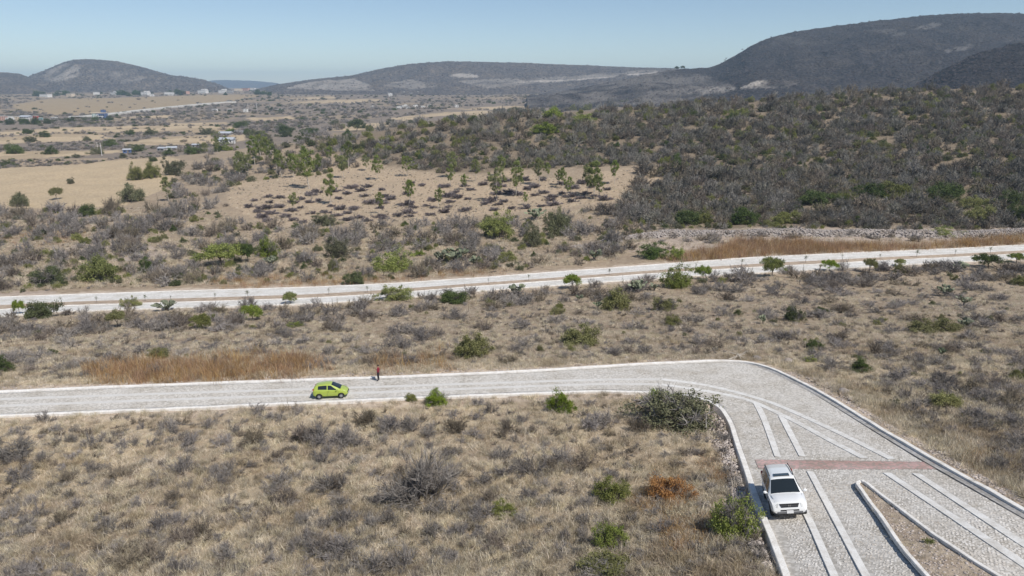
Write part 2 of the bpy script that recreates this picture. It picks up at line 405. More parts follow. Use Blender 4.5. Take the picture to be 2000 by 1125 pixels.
def scatter(name, protos, P, RZ, SC, IDX, label=None, cat=None, parent=None, tilt=None):
    """one object that stands for a mass nobody could count"""
    n = len(P); me = bpy.data.meshes.new(name); me.vertices.add(n)
    me.vertices.foreach_set('co', np.ascontiguousarray(P, np.float32).ravel())
    rot = np.zeros((n, 3), np.float32); rot[:, 2] = RZ
    if tilt is not None: rot[:, :2] = tilt
    SC = np.asarray(SC, np.float32); SC = np.repeat(SC[:, None], 3, 1) if SC.ndim == 1 else SC
    me.attributes.new('rot', 'FLOAT_VECTOR', 'POINT').data.foreach_set('vector', rot.ravel())
    me.attributes.new('scl', 'FLOAT_VECTOR', 'POINT').data.foreach_set('vector', np.ascontiguousarray(SC, np.float32).ravel())
    me.attributes.new('idx', 'INT', 'POINT').data.foreach_set('value', np.ascontiguousarray(IDX, np.int32))
    o = bpy.data.objects.new(name, me); link(o, parent)
    ng = bpy.data.node_groups.new(name + '_spread', 'GeometryNodeTree')
    ng.interface.new_socket('Geometry', in_out='INPUT', socket_type='NodeSocketGeometry')
    ng.interface.new_socket('Geometry', in_out='OUTPUT', socket_type='NodeSocketGeometry')
    N = ng.nodes; L = ng.links; gi = N.new('NodeGroupInput'); go = N.new('NodeGroupOutput'); jn = N.new('GeometryNodeJoinGeometry')
    def attr(nm, ty):
        a = N.new('GeometryNodeInputNamedAttribute'); a.data_type = ty; a.inputs[0].default_value = nm; return a.outputs[0]
    ar = attr('rot', 'FLOAT_VECTOR'); asc = attr('scl', 'FLOAT_VECTOR'); ai = attr('idx', 'INT')
    e2r = N.new('FunctionNodeEulerToRotation'); L.new(ar, e2r.inputs[0])
    for k, pm in enumerate(protos):
        po = bpy.data.objects.new(name + '_source', pm)
        oi = N.new('GeometryNodeObjectInfo'); oi.inputs['Object'].default_value = po; oi.inputs['As Instance'].default_value = True
        cp = N.new('FunctionNodeCompare'); cp.data_type = 'INT'; cp.operation = 'EQUAL'
        L.new(ai, cp.inputs[2]); cp.inputs[3].default_value = k
        ip = N.new('GeometryNodeInstanceOnPoints')
        L.new(gi.outputs[0], ip.inputs['Points']); L.new(cp.outputs[0], ip.inputs['Selection']); L.new(oi.outputs['Geometry'], ip.inputs['Instance'])
        L.new(e2r.outputs[0], ip.inputs['Rotation']); L.new(asc, ip.inputs['Scale']); L.new(ip.outputs[0], jn.inputs[0])
    L.new(jn.outputs[0], go.inputs[0])
    md = o.modifiers.new('spread', 'NODES'); md.node_group = ng
    return tag(o, label, cat, None, 'stuff')

# ------------------------------------------------------------------ the setting: road lines as they lie on the ground
R_OUT = [(-420, 788), (-150, 774), (0, 768), (250, 757), (500, 748), (740, 740), (1000, 729), (1250, 714), (1340, 709), (1410, 706.5), (1462, 709), (1503, 720), (1530, 733),
         (1576, 756), (1601, 769), (1720, 842), (1825, 905), (1910, 952), (2000, 1003), (2160, 1093), (2420, 1240)]
R_IN = [(-420, 834), (-150, 820), (0, 813), (300, 800), (600, 787), (800, 778), (1000, 770), (1180, 764), (1290, 768), (1350, 774), (1390, 785), (1415, 798), (1431, 822), (1440, 853), (1457, 906),
        (1482, 976), (1510, 1046), (1541, 1125), (1600, 1280)]
FAR_T = [(-500, 612), (-200, 592), (0, 581), (315, 570), (600, 562), (775, 554), (950, 542), (1125, 529), (1300, 516), (1475, 503), (1650, 495), (1825, 488), (2000, 479), (2300, 462)]
FAR_B = [(-500, 668), (-200, 636), (0, 619), (122, 608), (315, 603), (600, 594), (760, 584), (915, 570), (1125, 555), (1300, 542), (1475, 533), (1615, 526), (1825, 514), (2000, 505), (2300, 486)]
NEAR_POLY = R_OUT + R_IN[::-1]
FAR_POLY = FAR_T + FAR_B[::-1]
def smooth_line(pts, step=.7, sig=2.):
    a = np.array(pts, float)
    t = np.concatenate([[0], np.cumsum(np.hypot(*np.diff(a, axis=0).T))])
    tt = np.arange(0, t[-1], 6.); p = np.stack([np.interp(tt, t, a[:, 0]), np.interp(tt, t, a[:, 1])], 1)
    k = np.exp(-.5 * (np.arange(-8, 9) / 3.2) ** 2); k /= k.sum()
    q = np.stack([np.convolve(np.pad(p[:, i], 8, mode='reflect', reflect_type='odd'), k, 'valid') for i in (0, 1)], 1)
    w = ground(q[:, 0], q[:, 1]); w = w[~np.isnan(w[:, 0])][:, :2]
    t = np.concatenate([[0], np.cumsum(np.hypot(*np.diff(w, axis=0).T))])
    tt = np.linspace(0, t[-1], max(4, int(t[-1] / step)))
    return np.stack([np.interp(tt, t, w[:, 0]), np.interp(tt, t, w[:, 1])], 1)
def normals2(w):
    t = np.gradient(w, axis=0); t /= np.linalg.norm(t, axis=1, keepdims=True); return np.stack([-t[:, 1], t[:, 0]], 1)
def sweep(name, w, prof, mat, closed=False, parent=None, smooth=False, vals=None):
    """carry a cross-section (sideways, up) along a line on the ground"""
    n = normals2(w); m = len(prof); V = []
    jit = np.column_stack([vnoise(np.arange(len(w)) / 3.7, np.zeros(len(w)), 5), vnoise(np.arange(len(w)) / 2.3, np.zeros(len(w)), 6)]) - .5 if 'kerb' in name else np.zeros((len(w), 2))
    for off, dz in prof:
        p = w + n * (off + jit[:, :1] * .07); dz = dz + jit[:, 1] * .05; V.append(np.column_stack([p, hz(w[:, 0], w[:, 1]) + dz]))
    V = np.stack(V, 1).reshape(-1, 3); L = len(w)
    F = [(i * m + k, i * m + k + 1, (i + 1) * m + k + 1, (i + 1) * m + k) for i in range(L - 1) for k in range(m - 1)]
    if closed: F += [(i * m + m - 1, i * m, (i + 1) * m, (i + 1) * m + m - 1) for i in range(L - 1)]
    me = np_mesh(name, V, np.array(F), mat, smooth=smooth)
    return link(bpy.data.objects.new(name, me), parent)
W_OUT = smooth_line(R_OUT); W_IN = smooth_line(R_IN)
W_FT = smooth_line(FAR_T, 1.5); W_FB = smooth_line(FAR_B, 1.5)
def in_world(X, Y, poly): return in_poly(X, Y, poly)
near_w = np.concatenate([W_OUT, W_IN[::-1]]); far_w = np.concatenate([W_FT, W_FB[::-1]])

# fields and bare patches, outlined on the photograph and laid on the ground
FIELD_BIG = [(-300, 345), (0, 331), (120, 321), (220, 312), (330, 304), (352, 314), (338, 350), (300, 378), (235, 402), (110, 402), (0, 412), (-300, 425)]
GROVE = [(450, 405), (440, 372), (480, 350), (560, 338), (700, 312), (860, 345), (1000, 340), (1110, 352), (1220, 335), (1285, 330), (1292, 352), (1225, 385), (1120, 402), (980, 412), (860, 428), (720, 440), (600, 446), (500, 430)]
FIELDS = [
 [(-200, 259), (0, 256), (250, 246), (440, 246), (470, 250), (460, 257), (250, 259), (60, 263), (-200, 268)],
 [(-200, 275), (0, 268), (110, 263), (200, 264), (225, 269), (120, 276), (0, 284), (-200, 290)],
 [(240, 280), (300, 268), (380, 264), (480, 262), (476, 273), (420, 281), (330, 284), (250, 284)],
 [(-200, 300), (0, 300), (120, 293), (235, 292), (240, 298), (120, 306), (0, 316), (-200, 322)],
 [(330, 240), (440, 238), (460, 243), (330, 246)],
 [(760, 233), (850, 219), (930, 216), (975, 218), (940, 223), (860, 228), (790, 236)],
 [(860, 213), (960, 208), (1050, 206), (1040, 211), (930, 214)],
 [(480, 232), (570, 227), (575, 233), (500, 237)],
 [(640, 250), (760, 240), (770, 246), (700, 252), (640, 256)],
 [(560, 191), (650, 188), (660, 192), (570, 195)], [(560, 198), (740, 193), (760, 198), (600, 202)],
 [(210, 230), (330, 226), (345, 229), (230, 234)],
 [(1400, 176), (1450, 170), (1520, 172), (1480, 180)], [(1330, 190), (1360, 186), (1380, 190), (1340, 194)],
]
SLOPES = [[(20, 205), (90, 194), (250, 190), (420, 185), (520, 186), (460, 196), (330, 210), (230, 222), (110, 224), (40, 218)]]
GRAVEL_AREAS = [[(-100, 562), (60, 560), (120, 575), (110, 583), (-100, 590)], [(90, 492), (170, 470), (290, 476), (330, 495), (260, 515), (150, 505)], [(300, 545), (390, 515), (400, 530), (330, 548)],
                [(1110, 500), (1300, 447), (1700, 446), (2050, 440), (2050, 470), (1500, 472), (1300, 488)], [(1890, 360), (2050, 350), (2050, 395), (1940, 385)]]
WILD_RIGHT = [(690, 250), (1000, 222), (1300, 200), (2100, 160), (2100, 450), (1300, 448), (1200, 420), (1290, 355), (1285, 325), (1000, 335), (860, 340), (700, 305), (600, 300)]

def ground_colour(px, py, X, Y):
    n = len(px); c = np.tile(np.array(lin(186, 171, 146)), (n, 1))
    def put(mask, rgb, k=1.): c[mask] = c[mask] * (1 - k) + np.array(lin(*rgb)) * k
    big = fbm(X / 9., Y / 9., 3); put(big > .56, (162, 148, 130), .6)
    put(big < .40, (194, 180, 157), .6)
    wob = (fbm(X / 14., Y / 14., 8) - .5) * 26 * np.clip(200 / np.maximum(Y, 60), .1, 1.2)
    put((Y > 75) & (Y < 135), (152, 138, 121), .75); put((Y >= 135) & (Y < 600), (158, 143, 124), .75)
    put(Y > 600, (138, 128, 117))
    put((Y > 560) & (fbm(X / 160., Y / 160., 21) > .56), (156, 142, 122), .8)
    put(in_poly(px, py + wob, WILD_RIGHT), (136, 124, 107))
    put(in_poly(px, py + wob, GROVE), (180, 163, 140))
    put(in_poly(px, py + wob * .5, FIELD_BIG), (188, 171, 143))
    mixn = fbm(X / 45., Y / 45., 17)
    for f in FIELDS: m_ = in_poly(px, py + (fbm(X / 70., Y / 70., 4) - .5) * 6, f); put(m_, (190, 173, 145)); put(m_ & (mixn > .55), (166, 150, 126), .7)
    for f in SLOPES: put(in_poly(px, py, f), (164, 148, 122))
    for f in GRAVEL_AREAS: put(in_poly(px, py + wob * .6, f), (178, 164, 150))
    return c

# the ground sheet
NR, NC = 640, 620
gy = np.exp(np.linspace(math.log(9.), math.log(13500.), NR)); gs = np.linspace(-1.45, 1.45, NC)
YY, SS = np.meshgrid(gy, gs, indexing='ij'); XX = SS * YY
ZZ = hs(SS, YY)
PXg, PYg, _ = project(XX, YY, ZZ)
road_mask = (in_world(XX, YY, near_w) | in_world(XX, YY, far_w))
wide = np.zeros_like(road_mask)
for dx, dy in ((2, 0), (-2, 0), (0, 2), (0, -2), (1.4, 1.4), (-1.4, -1.4), (1.4, -1.4), (-1.4, 1.4)):
    wide |= in_world(XX + dx, YY + dy, near_w) | in_world(XX + dx * 1.6, YY + dy * 1.6, far_w)
rough = (fbm(XX / 5., YY / 5., 1) - .55) * .55 + (fbm(XX / 1.1, YY / 1.1, 5, 3) - .5) * .22
far_rough = (fbm(XX / 60., YY / 60., 9) - .5) * np.clip((YY - 180) / 30, 0, 4.5)
ZZ2 = ZZ + np.where(wide | road_mask, -.06, rough) + np.where(wide | road_mask, 0, far_rough)
ZZ2 = np.where(road_mask, ZZ - .32, ZZ2)
sunk = wide & ~road_mask & (PXg < 1600) & (PXg > 1385) & (PYg > 790) & in_poly(PXg, PYg, [(1300, 780), (1400, 780), (1445, 850), (1490, 985), (1560, 1160), (1650, 1400), (1300, 1400)])
ZZ2 = np.where(sunk, ZZ - .5, ZZ2)
def ground_noise(X, Y):
    m = np.zeros(np.shape(X), bool)
    r = (fbm(X / 5., Y / 5., 1) - .55) * .55 + (fbm(X / 60., Y / 60., 9) - .5) * np.clip((Y - 180) / 30, 0, 4.5)
    return r
V = np.stack([XX, YY, ZZ2], -1).reshape(-1, 3)
I = np.arange(NR * NC).reshape(NR, NC)
F = np.stack([I[:-1, :-1], I[:-1, 1:], I[1:, 1:], I[1:, :-1]], -1).reshape(-1, 4)
me = np_mesh('ground', V, F, M['soil'], smooth=True)
gc = ground_colour(PXg.ravel(), PYg.ravel(), XX.ravel(), YY.ravel())
verge = (wide & ~road_mask).ravel(); gc[verge] = gc[verge] * .25 + np.array(lin(198, 184, 168)) * .75
ca = me.color_attributes.new('Col', 'FLOAT_COLOR', 'POINT')
ca.data.foreach_set('color', np.column_stack([gc, np.ones(len(gc))]).astype(np.float32).ravel())
g_o = link(bpy.data.objects.new('ground', me)); tag(g_o, kind='structure')

# near road: paving, tracks, gutters, kerbs, island
def paved(name, poly, mat, dz, cell=1.2, hole=None):
    lo = poly.min(0); hi = poly.max(0)
    gx, gy_ = np.meshgrid(np.arange(lo[0], hi[0], cell), np.arange(lo[1], hi[1], cell))
    q = np.column_stack([gx.ravel(), gy_.ravel()]); q = q[in_poly(q[:, 0], q[:, 1], poly)]
    vs_ = [Vector(p) for p in poly] + [Vector(p) for p in q]; n = len(poly)
    r = geometry.delaunay_2d_cdt(vs_, [(i, (i + 1) % n) for i in range(n)], [], 1, 1e-4)
    xy = np.array([tuple(v) for v in r[0]]); F = np.array([f for f in r[2] if len(f) == 3])
    Vv = np.column_stack([xy, hz(xy[:, 0], xy[:, 1]) + dz])
    return link(bpy.data.objects.new(name, np_mesh(name, Vv, F, mat, smooth=True)))
road = tag(paved('road', near_w[::2], M['paving'], .0), kind='structure')
KERB = [(-.02, -.1), (0, .15), (.02, .17), (.34, .17), (.37, .15), (.40, -.7)]
def kerb(name, w, side, prof=KERB):
    return tag(sweep(name, w, [(side * a, b) for a, b in prof], M['concrete']), kind='structure')
kerb('kerb', W_OUT, 1); kerb('kerb', W_IN, -1)
for w, sd in ((W_OUT, -1), (W_IN, 1)):
    tag(sweep('gutter', w, [(sd * .0, .022), (sd * .25, .012), (sd * .5, .022)], M['gutter']), kind='structure')
STRIPS = [
 [(-300, 796), (0, 780), (350, 768), (700, 757), (1000, 747), (1180, 741.5), (1290, 741)], [(-300, 809), (0, 793), (350, 780), (700, 768), (1000, 756), (1180, 750), (1290, 751)],
 [(1292, 741), (1370, 750), (1440, 766), (1510, 787), (1597, 825.5), (1667, 859), (1744, 898)],
 [(1790, 925), (2000, 1063), (2200, 1190)],
 [(1292, 751), (1370, 762), (1440, 775), (1475, 785), (1517, 806), (1552, 822), (1615, 857), (1692, 897)],
 [(1733, 924), (1860, 1008), (2000, 1102), (2160, 1210)],
 [(1477, 788), (1491, 812), (1522, 896)], [(1529, 921), (1548, 950), (1582, 1011), (1627, 1112), (1690, 1250)],
 [(1526, 812), (1571, 896)], [(1584, 921), (1633, 1011), (1695, 1125), (1770, 1260)],
]
strip_w = [smooth_line(s, .6) for s in STRIPS]
for si, w in enumerate(strip_w):
    tag(sweep('concrete_track', w, [(-.275, -.05), (-.27, .024), (.27, .024), (.275, -.05)], M['far_strip' if si < 2 else 'strip']), kind='structure')
BAND = [(1474, 898), (1640, 900), (1824, 903), (1832, 917), (1640, 917), (1482, 916)]
bw = ground(*np.array(BAND, float).T)[:, :2]
tag(paved('red_stone_band', bw, M['red_band'], .026, .6), kind='structure')
# island between the two branches
ISL = [(1797, 1125), (1766, 1090), (1716, 1018), (1672, 954), (1671, 948), (1678, 945), (1686, 945), (1694, 950), (1737, 984), (1825, 1052), (1940, 1126)]
isw = np.array([(*p,) for p in ground(*np.array(sum([[tuple(np.array(a) + (np.array(b) - np.array(a)) * k / 6) for k in range(6)] for a, b in zip([(1880, 1225)] + ISL, ISL + [(2095, 1225)])], []), float).T)])[:, :2]
iw = ground(*np.array([(1880, 1225)] + ISL + [(2095, 1225)], float).T)[:, :2]
tag(paved('traffic_island', isw, M['soil'], .18, .5), kind='structure')
isl_me = bpy.data.objects['traffic_island'].data
ca = isl_me.color_attributes.new('Col', 'FLOAT_COLOR', 'POINT')
ca.data.foreach_set('color', np.tile(np.array([*lin(184, 170, 152), 1.], np.float32), len(isl_me.vertices)))
kerb('island_kerb', isw, -1, [(-.02, .1), (0, .28), (.02, .30), (.20, .30), (.22, .28), (.23, -.1)])

# far road: two paved carriageways and a planted middle strip
def between(f, step=1.5):
    n = 260
    a = np.stack([np.interp(np.linspace(0, 1, n), np.linspace(0, 1, len(W_FT)), W_FT[:, i]) for i in (0, 1)], 1)
    idx = [np.argmin(np.hypot(*(W_FB - p).T)) for p in a]
    return a * (1 - f) + W_FB[idx] * f
def band(name, f0, f1, mat, dz0, dz1=None, k=6):
    A = between(f0); B = between(f1); V = []; m = k + 1
    for i in range(m):
        p = A + (B - A) * i / k; V.append(np.column_stack([p, hz(p[:, 0], p[:, 1]) + dz0]))
    V = np.stack(V, 1).reshape(-1, 3); L = len(A)
    F = np.array([(i * m + j, i * m + j + 1, (i + 1) * m + j + 1, (i + 1) * m + j) for i in range(L - 1) for j in range(k)])
    return tag(link(bpy.data.objects.new(name, np_mesh(name, V, F, mat, smooth=True))), kind='structure')
band('far_road', .0, .43, M['paving_far'], .05); band('far_road', .66, 1.0, M['paving_far'], .05)
mid_o = band('middle_strip', .44, .65, M['soil'], .16)
ca = mid_o.data.color_attributes.new('Col', 'FLOAT_COLOR', 'POINT')
ca.data.foreach_set('color', np.tile(np.array([*lin(182, 166, 148), 1.], np.float32), len(mid_o.data.vertices)))
for f, sd in ((.0, 1), (.43, -1), (.66, 1), (1.0, -1)):
    kerb('far_kerb', between(f), sd, [(-.02, -.1), (0, .13), (.02, .15), (.2, .15), (.22, .13), (.23, -.6)])
for f in (.12, .30, .76, .92):
    tag(sweep('concrete_track', between(f), [(-.28, 0), (-.27, .075), (.27, .075), (.28, 0)], M['far_strip']), kind='structure')
# highway across the plain
hw = smooth_line([(150, 231), (200, 226.5), (260, 219), (330, 211), (400, 204), (455, 200)], 20)
tag(sweep('highway', hw, [(-13, -2), (-12, 3), (12, 3), (13, -2)], concrete_mat('highway_concrete', (.56, .54, .50))), kind='structure')

# hills behind the plain
HILLS = {}
def hill(name, sky_px, Yr, Y0, mat, zb=-40, amp=14, nx=260, ny=70, shape=1.0, seed=0, gully=1., patches=None, cliffs=None):
    a = np.array(sky_px, float); xs = np.linspace(a[0, 0], a[-1, 0], nx)
    ys = np.interp(xs, a[:, 0], a[:, 1]); k = np.exp(-.5 * (np.arange(-6, 7) / 2.) ** 2); k /= k.sum()
    ys = np.convolve(np.pad(ys, 6, mode='edge'), k, 'valid')
    s, t = px2st(xs, ys); ztop = -t * Yr
    v = np.concatenate([np.linspace(0, 1, ny), np.linspace(1.04, 1.8, 14)])
    Yv = Y0 + (Yr - Y0) * v; SG, YG = np.meshgrid(s, Yv, indexing='ij'); XG = SG * YG
    prof = np.where(v <= 1, np.sin(np.clip(v, 0, 1) * PI / 2) ** shape * 1.0, 1 - .6 * (v - 1) ** 1.2)
    prof = np.where(v <= 1, .5 * prof + .5 * np.clip(v, 0, 1) ** 1.1, prof)
    base = hs(SG, YG) - 6; ZG = base + (ztop[:, None] - base) * prof[None, :]
    nz = fbm(XG / 260., YG / 260., seed, 5) - .5; ng = np.abs(fbm(XG / 170. + 7, YG / 400., seed + 4, 4) - .5)
    fade = np.sin(np.clip(v, 0, 1) * PI) ** .7
    ZG = ZG + (nz * amp * 2.2 - ng * amp * 2.4 * gully) * fade[None, :] + (vnoise(XG / 9., YG / 9., seed + 9) - .5) * 4.5 * np.clip(v * 6, 0, 1)[None, :]
    V = np.stack([XG, YG, ZG], -1).reshape(-1, 3); nv = len(v)
    I = np.arange(nx * nv).reshape(nx, nv)
    F = np.stack([I[:-1, :-1], I[1:, :-1], I[1:, 1:], I[:-1, 1:]], -1).reshape(-1, 4)
    me = np_mesh(name, V, F, mat, smooth=True)
    px, py, _ = project(V[:, 0], V[:, 1], V[:, 2]); c = np.zeros((len(V), 4), np.float32); c[:, 3] = 1
    wob = (fbm(V[:, 0] / 90, V[:, 1] / 90, 3) - .5) * 16
    for poly, kk in patches or []: c[in_poly(px + wob, py + wob * .3, poly), 0] = kk
    c[:, 0] *= np.clip((fbm(V[:, 0] / 70, V[:, 1] / 70, 13, 5) - .33) * 3.2, 0, 1) if name != 'centre_mesa' else np.clip((fbm(V[:, 0] / 70, V[:, 1] / 70, 13, 5) - .2) * 3.2, 0, 1)
    for poly, kk in cliffs or []:
        mk = in_poly(px, py + wob * .3, poly) & (vnoise(V[:, 0] / 14, V[:, 2] / 60, 7) > .45); c[mk, 1] = kk
    me.color_attributes.new('Col', 'FLOAT_COLOR', 'POINT').data.foreach_set('color', c.ravel())
    o = tag(link(bpy.data.objects.new(name, me)), kind='structure'); HILLS[name] = (V, px, py)
    return o
hm_far = hill_mat('far_scrub', (.055, .053, .058), (.15, .13, .118), .10)
hm_mesa = hill_mat('mesa_scrub', (.034, .034, .040), (.062, .058, .060), .16)
hm_dark = hill_mat('dark_scrub', (.022, .022, .026), (.044, .040, .042), .22)
hill('distant_mesa', [(330, 172), (415, 157), (440, 156), (500, 158), (540, 162), (575, 172)], 11500, 9500, hm_far, zb=-60, amp=20, nx=90, ny=30, seed=31)
hill('west_hill', [(20, 170), (60, 147), (90, 137), (115, 126), (140, 118), (165, 115.5), (190, 116), (225, 119), (275, 130), (340, 149), (400, 158), (425, 164), (445, 172), (470, 186)], 4300, 3300, hm_far, zb=-45, amp=42, seed=41,
     patches=[([(60, 150), (130, 124), (165, 128), (150, 150), (110, 160)], .45), ([(170, 135), (260, 140), (300, 160), (220, 165)], .25)])
hill('west_shoulder', [(-420, 150), (-250, 132), (-100, 138), (0, 141), (40, 144), (65, 155), (90, 172), (110, 185)], 3900, 3000, hm_far, zb=-45, amp=18, seed=51, nx=160)
hill('centre_mesa', [(470, 182), (540, 165), (600, 156), (690, 147), (740, 135), (800, 124.5), (880, 119.5), (1000, 122), (1100, 126), (1200, 130), (1300, 134), (1420, 137), (1600, 134)], 4100, 2900, hm_far, zb=-45, amp=26, seed=61, nx=420,
     patches=[([(875, 150), (895, 142), (935, 147), (930, 152)], .75), ([(945, 166), (962, 156), (985, 157), (975, 163)], 1.), ([(560, 172), (600, 160), (690, 153), (720, 165), (735, 178), (640, 176)], .5),
              ([(750, 168), (800, 155), (860, 168), (800, 174)], .35), ([(890, 158), (1100, 150), (1290, 136), (1290, 140), (1110, 158), (950, 172)], .35),
              ([(1000, 159), (1130, 153.5), (1290, 139.5), (1290, 142), (1130, 156), (1000, 162)], .9)])
hill('east_mesa', [(1030, 190), (1110, 176), (1180, 163), (1240, 150), (1270, 144), (1300, 138), (1340, 134.5), (1385, 132), (1405, 126), (1440, 107), (1470, 88), (1500, 75), (1560, 60), (1630, 51), (1700, 42), (1800, 31), (1870, 26), (1950, 25), (2030, 27), (2200, 24), (2600, 20)], 2300, 1250, hm_mesa, zb=-35, amp=22, nx=420, ny=110, seed=71, gully=1.3,
     patches=[([(1000, 205), (1060, 180), (1180, 160), (1300, 134), (1390, 150), (1440, 172), (1300, 205)], .26), ([(1440, 172), (1480, 156), (1560, 158), (1540, 172)], .8), ([(1330, 182), (1390, 168), (1440, 172), (1400, 184)], .6)],
     cliffs=[([(1500, 90), (1520, 70), (1620, 66), (1625, 80), (1560, 88)], .35), ([(1780, 55), (1830, 42), (1850, 48), (1800, 58)], .9), ([(1740, 68), (1770, 60), (1770, 68)], .7), ([(1680, 62), (1750, 55), (1750, 64), (1690, 66)], .5),
             ([(1845, 98), (1900, 84), (1905, 94), (1850, 104)], 1.), ([(1960, 80), (2000, 75), (2000, 84)], .6), ([(1700, 112), (1840, 92), (1840, 99), (1710, 118)], .3)])
hill('east_foothill', [(1790, 165), (1840, 137), (1880, 116), (1930, 97), (2000, 82), (2120, 62), (2400, 40)], 1250, 850, hm_dark, zb=-40, amp=5, nx=200, seed=81, gully=.4)
# ------------------------------------------------------------------ plants: one mesh for each kind and habit, shared by the copies
def fit(V, ref=None):
    """scale a plant to a radius and height of 1"""
    ref = V if ref is None else ref
    r = np.percentile(np.hypot(ref[:, 0], ref[:, 1]), 96); z = np.percentile(ref[:, 2], 98.5)
    return np.array([1 / r, 1 / r, 1 / z])
def twig_shrub(name, mat, H=.85, n1=16, n2=7, n3=9, flat=0., seed=0, w=1.0, spread=1.0):
    """leafless shrub about 1 m in radius"""
    th = rng.uniform(0, 2 * PI, n1); el = rng.uniform(.25, 1.35, n1); L = rng.uniform(.55, .8, n1)
    lob = 1 + .28 * np.sin(th * 2 + rng.uniform(0, 6)) + .15 * np.sin(th * 3 + rng.uniform(0, 6))
    dr = np.stack([np.cos(th) * np.cos(el) * lob, np.sin(th) * np.cos(el) * lob, np.sin(el) * H], 1)
    b0 = np.column_stack([rng.normal(0, .14, (n1, 2)), np.full(n1, -.06)])
    e1 = b0 + dr * L[:, None]
    f = rng.uniform(.3, 1, (n1, n2, 1)); p2 = (b0[:, None] + (e1 - b0)[:, None] * f).reshape(-1, 3)
    d2 = unit(np.repeat(unit(dr), n2, 0) + rng.normal(0, .65 * spread, (n1 * n2, 3)) + [0, 0, .15]); e2 = p2 + d2 * rng.uniform(.22, .42, (n1 * n2, 1)) * [1, 1, H]
    f = rng.uniform(.15, 1, (n1 * n2, n3, 1)); p3 = (p2[:, None] + (e2 - p2)[:, None] * f).reshape(-1, 3)
    d3 = unit(np.repeat(d2, n3, 0) + rng.normal(0, .8 * spread, (len(p3), 3)) + [0, 0, .3]); e3 = p3 + d3 * rng.uniform(.12, .30, (len(p3), 1)) * [1, 1, H]
    e3[:, 2] = np.maximum(e3[:, 2], 0); e2[:, 2] = np.maximum(e2[:, 2], -.02)
    parts = [(ribbons(b0, e1, np.full(n1, .022 * w), .06, 2), 0), (ribbons(p2, e2, np.full(len(p2), .012 * w), .06), 0), (ribbons(p3, e3, rng.uniform(.005, .0095, len(p3)) * w, .04), 0)]
    V, F, A, I = cat_parts(parts); V = V * fit(V)
    return np_mesh(name, V, F, mat, A)
def clumps_dome(n, H, sq=.35, under=.0):
    """centres of leaf clumps through an uneven dome of radius ~1"""
    d = unit(rng.normal(size=(n, 3))); d[:, 2] = np.abs(d[:, 2]) * (1 - under) + under * d[:, 2]
    th = np.arctan2(d[:, 1], d[:, 0]); lob = 1 + .22 * np.sin(2 * th + rng.uniform(0, 6)) + .16 * np.sin(3 * th + rng.uniform(0, 6))
    r = rng.uniform(sq, 1, n) ** .6 * rng.uniform(.72, 1.08, n)
    c = d * (r * lob)[:, None]; c[:, 2] = c[:, 2] * H + .10
    return c
def leaf_shrub(name, mat, H=.95, nc=60, nl=125, size=.036, cr=.17, twigs=220, bark=None):
    C = clumps_dome(nc, H)
    P = np.repeat(C, nl, 0) + rng.normal(0, cr * .62, (nc * nl, 3)) * np.repeat(rng.uniform(.6, 1.25, nc), nl)[:, None] * [1, 1, .75]
    P[:, 2] = np.maximum(P[:, 2], .02)
    lv, lf, la = leaves(P, size)
    tone = np.repeat(np.clip(rng.normal(.5, .22, nc), 0, 1), nl); la = np.clip(np.repeat(tone, 4) * .6 + la * .5, 0, 1)
    b0 = np.column_stack([rng.normal(0, .08, (nc, 2)), np.full(nc, -.08)])
    m = b0 * .5 + C * .5 + rng.normal(0, .05, (nc, 3))
    e = P[rng.integers(0, len(P), twigs)]; s_ = C[rng.integers(0, nc, twigs)] * .6
    V1, F1, A1, I1 = cat_parts([(ribbons(b0, m, np.full(nc, .018), .04), 0), (ribbons(m, C, np.full(nc, .010), .04), 0), (ribbons(s_, e, np.full(twigs, .006), .03), 0)])
    k_ = fit(lv); lv = lv * k_; V1 = V1 * k_
    return np_mesh(name + '_crown', lv, lf, mat, la), np_mesh(name + '_stem', V1, F1, bark or M['bark'], A1)
def umbrella_tree(name, mat, H=1.0, nc=46, nl=120, size=.04, thick=.34, ragged=.2):
    """short forked trunk under a wide flat crown, about 1 m in crown radius"""
    r = np.sqrt(rng.random(nc)) * .92; th = rng.uniform(0, 2 * PI, nc); lob = 1 + ragged * np.sin(2 * th + rng.uniform(0, 6)) + ragged * .6 * np.sin(5 * th)
    C = np.column_stack([np.cos(th) * r * lob, np.sin(th) * r * lob, H - .32 * r ** 2 * H - rng.random(nc) * thick])
    P = np.repeat(C, nl, 0) + rng.normal(0, .11, (nc * nl, 3)) * [1, 1, .55]
    lv, lf, la = leaves(P, size); tone = np.repeat(np.clip(rng.normal(.5, .25, nc), 0, 1), nl); la = np.clip(np.repeat(tone, 4) * .6 + la * .5, 0, 1)
    mb = MB(); k = 5
    hub = Vector((rng.normal(0, .04), rng.normal(0, .04), H * .30))
    mb.tube([(0, 0, -.1), (hub.x * .5, hub.y * .5, H * .16), hub], [.055, .045, .038], 6)
    for i in range(k):
        a = 2 * PI * i / k + rng.uniform(-.3, .3); e = Vector((math.cos(a) * .48, math.sin(a) * .48, H * .72))
        mb.tube([hub, hub.lerp(e, .5) + Vector((0, 0, .05)), e], [.03, .022, .012], 5)
        for j in range(5):
            c = Vector(C[rng.integers(0, nc)]); mb.tube([hub.lerp(e, .6), (c + e) * .5, c], [.014, .01, .006], 4)
    k_ = fit(lv); lv = lv * k_; mb.v = [tuple(np.array(p) * k_) for p in mb.v]
    return np_mesh(name + '_crown', lv, lf, mat, la), mb.mesh(name + '_trunk', M['bark'])
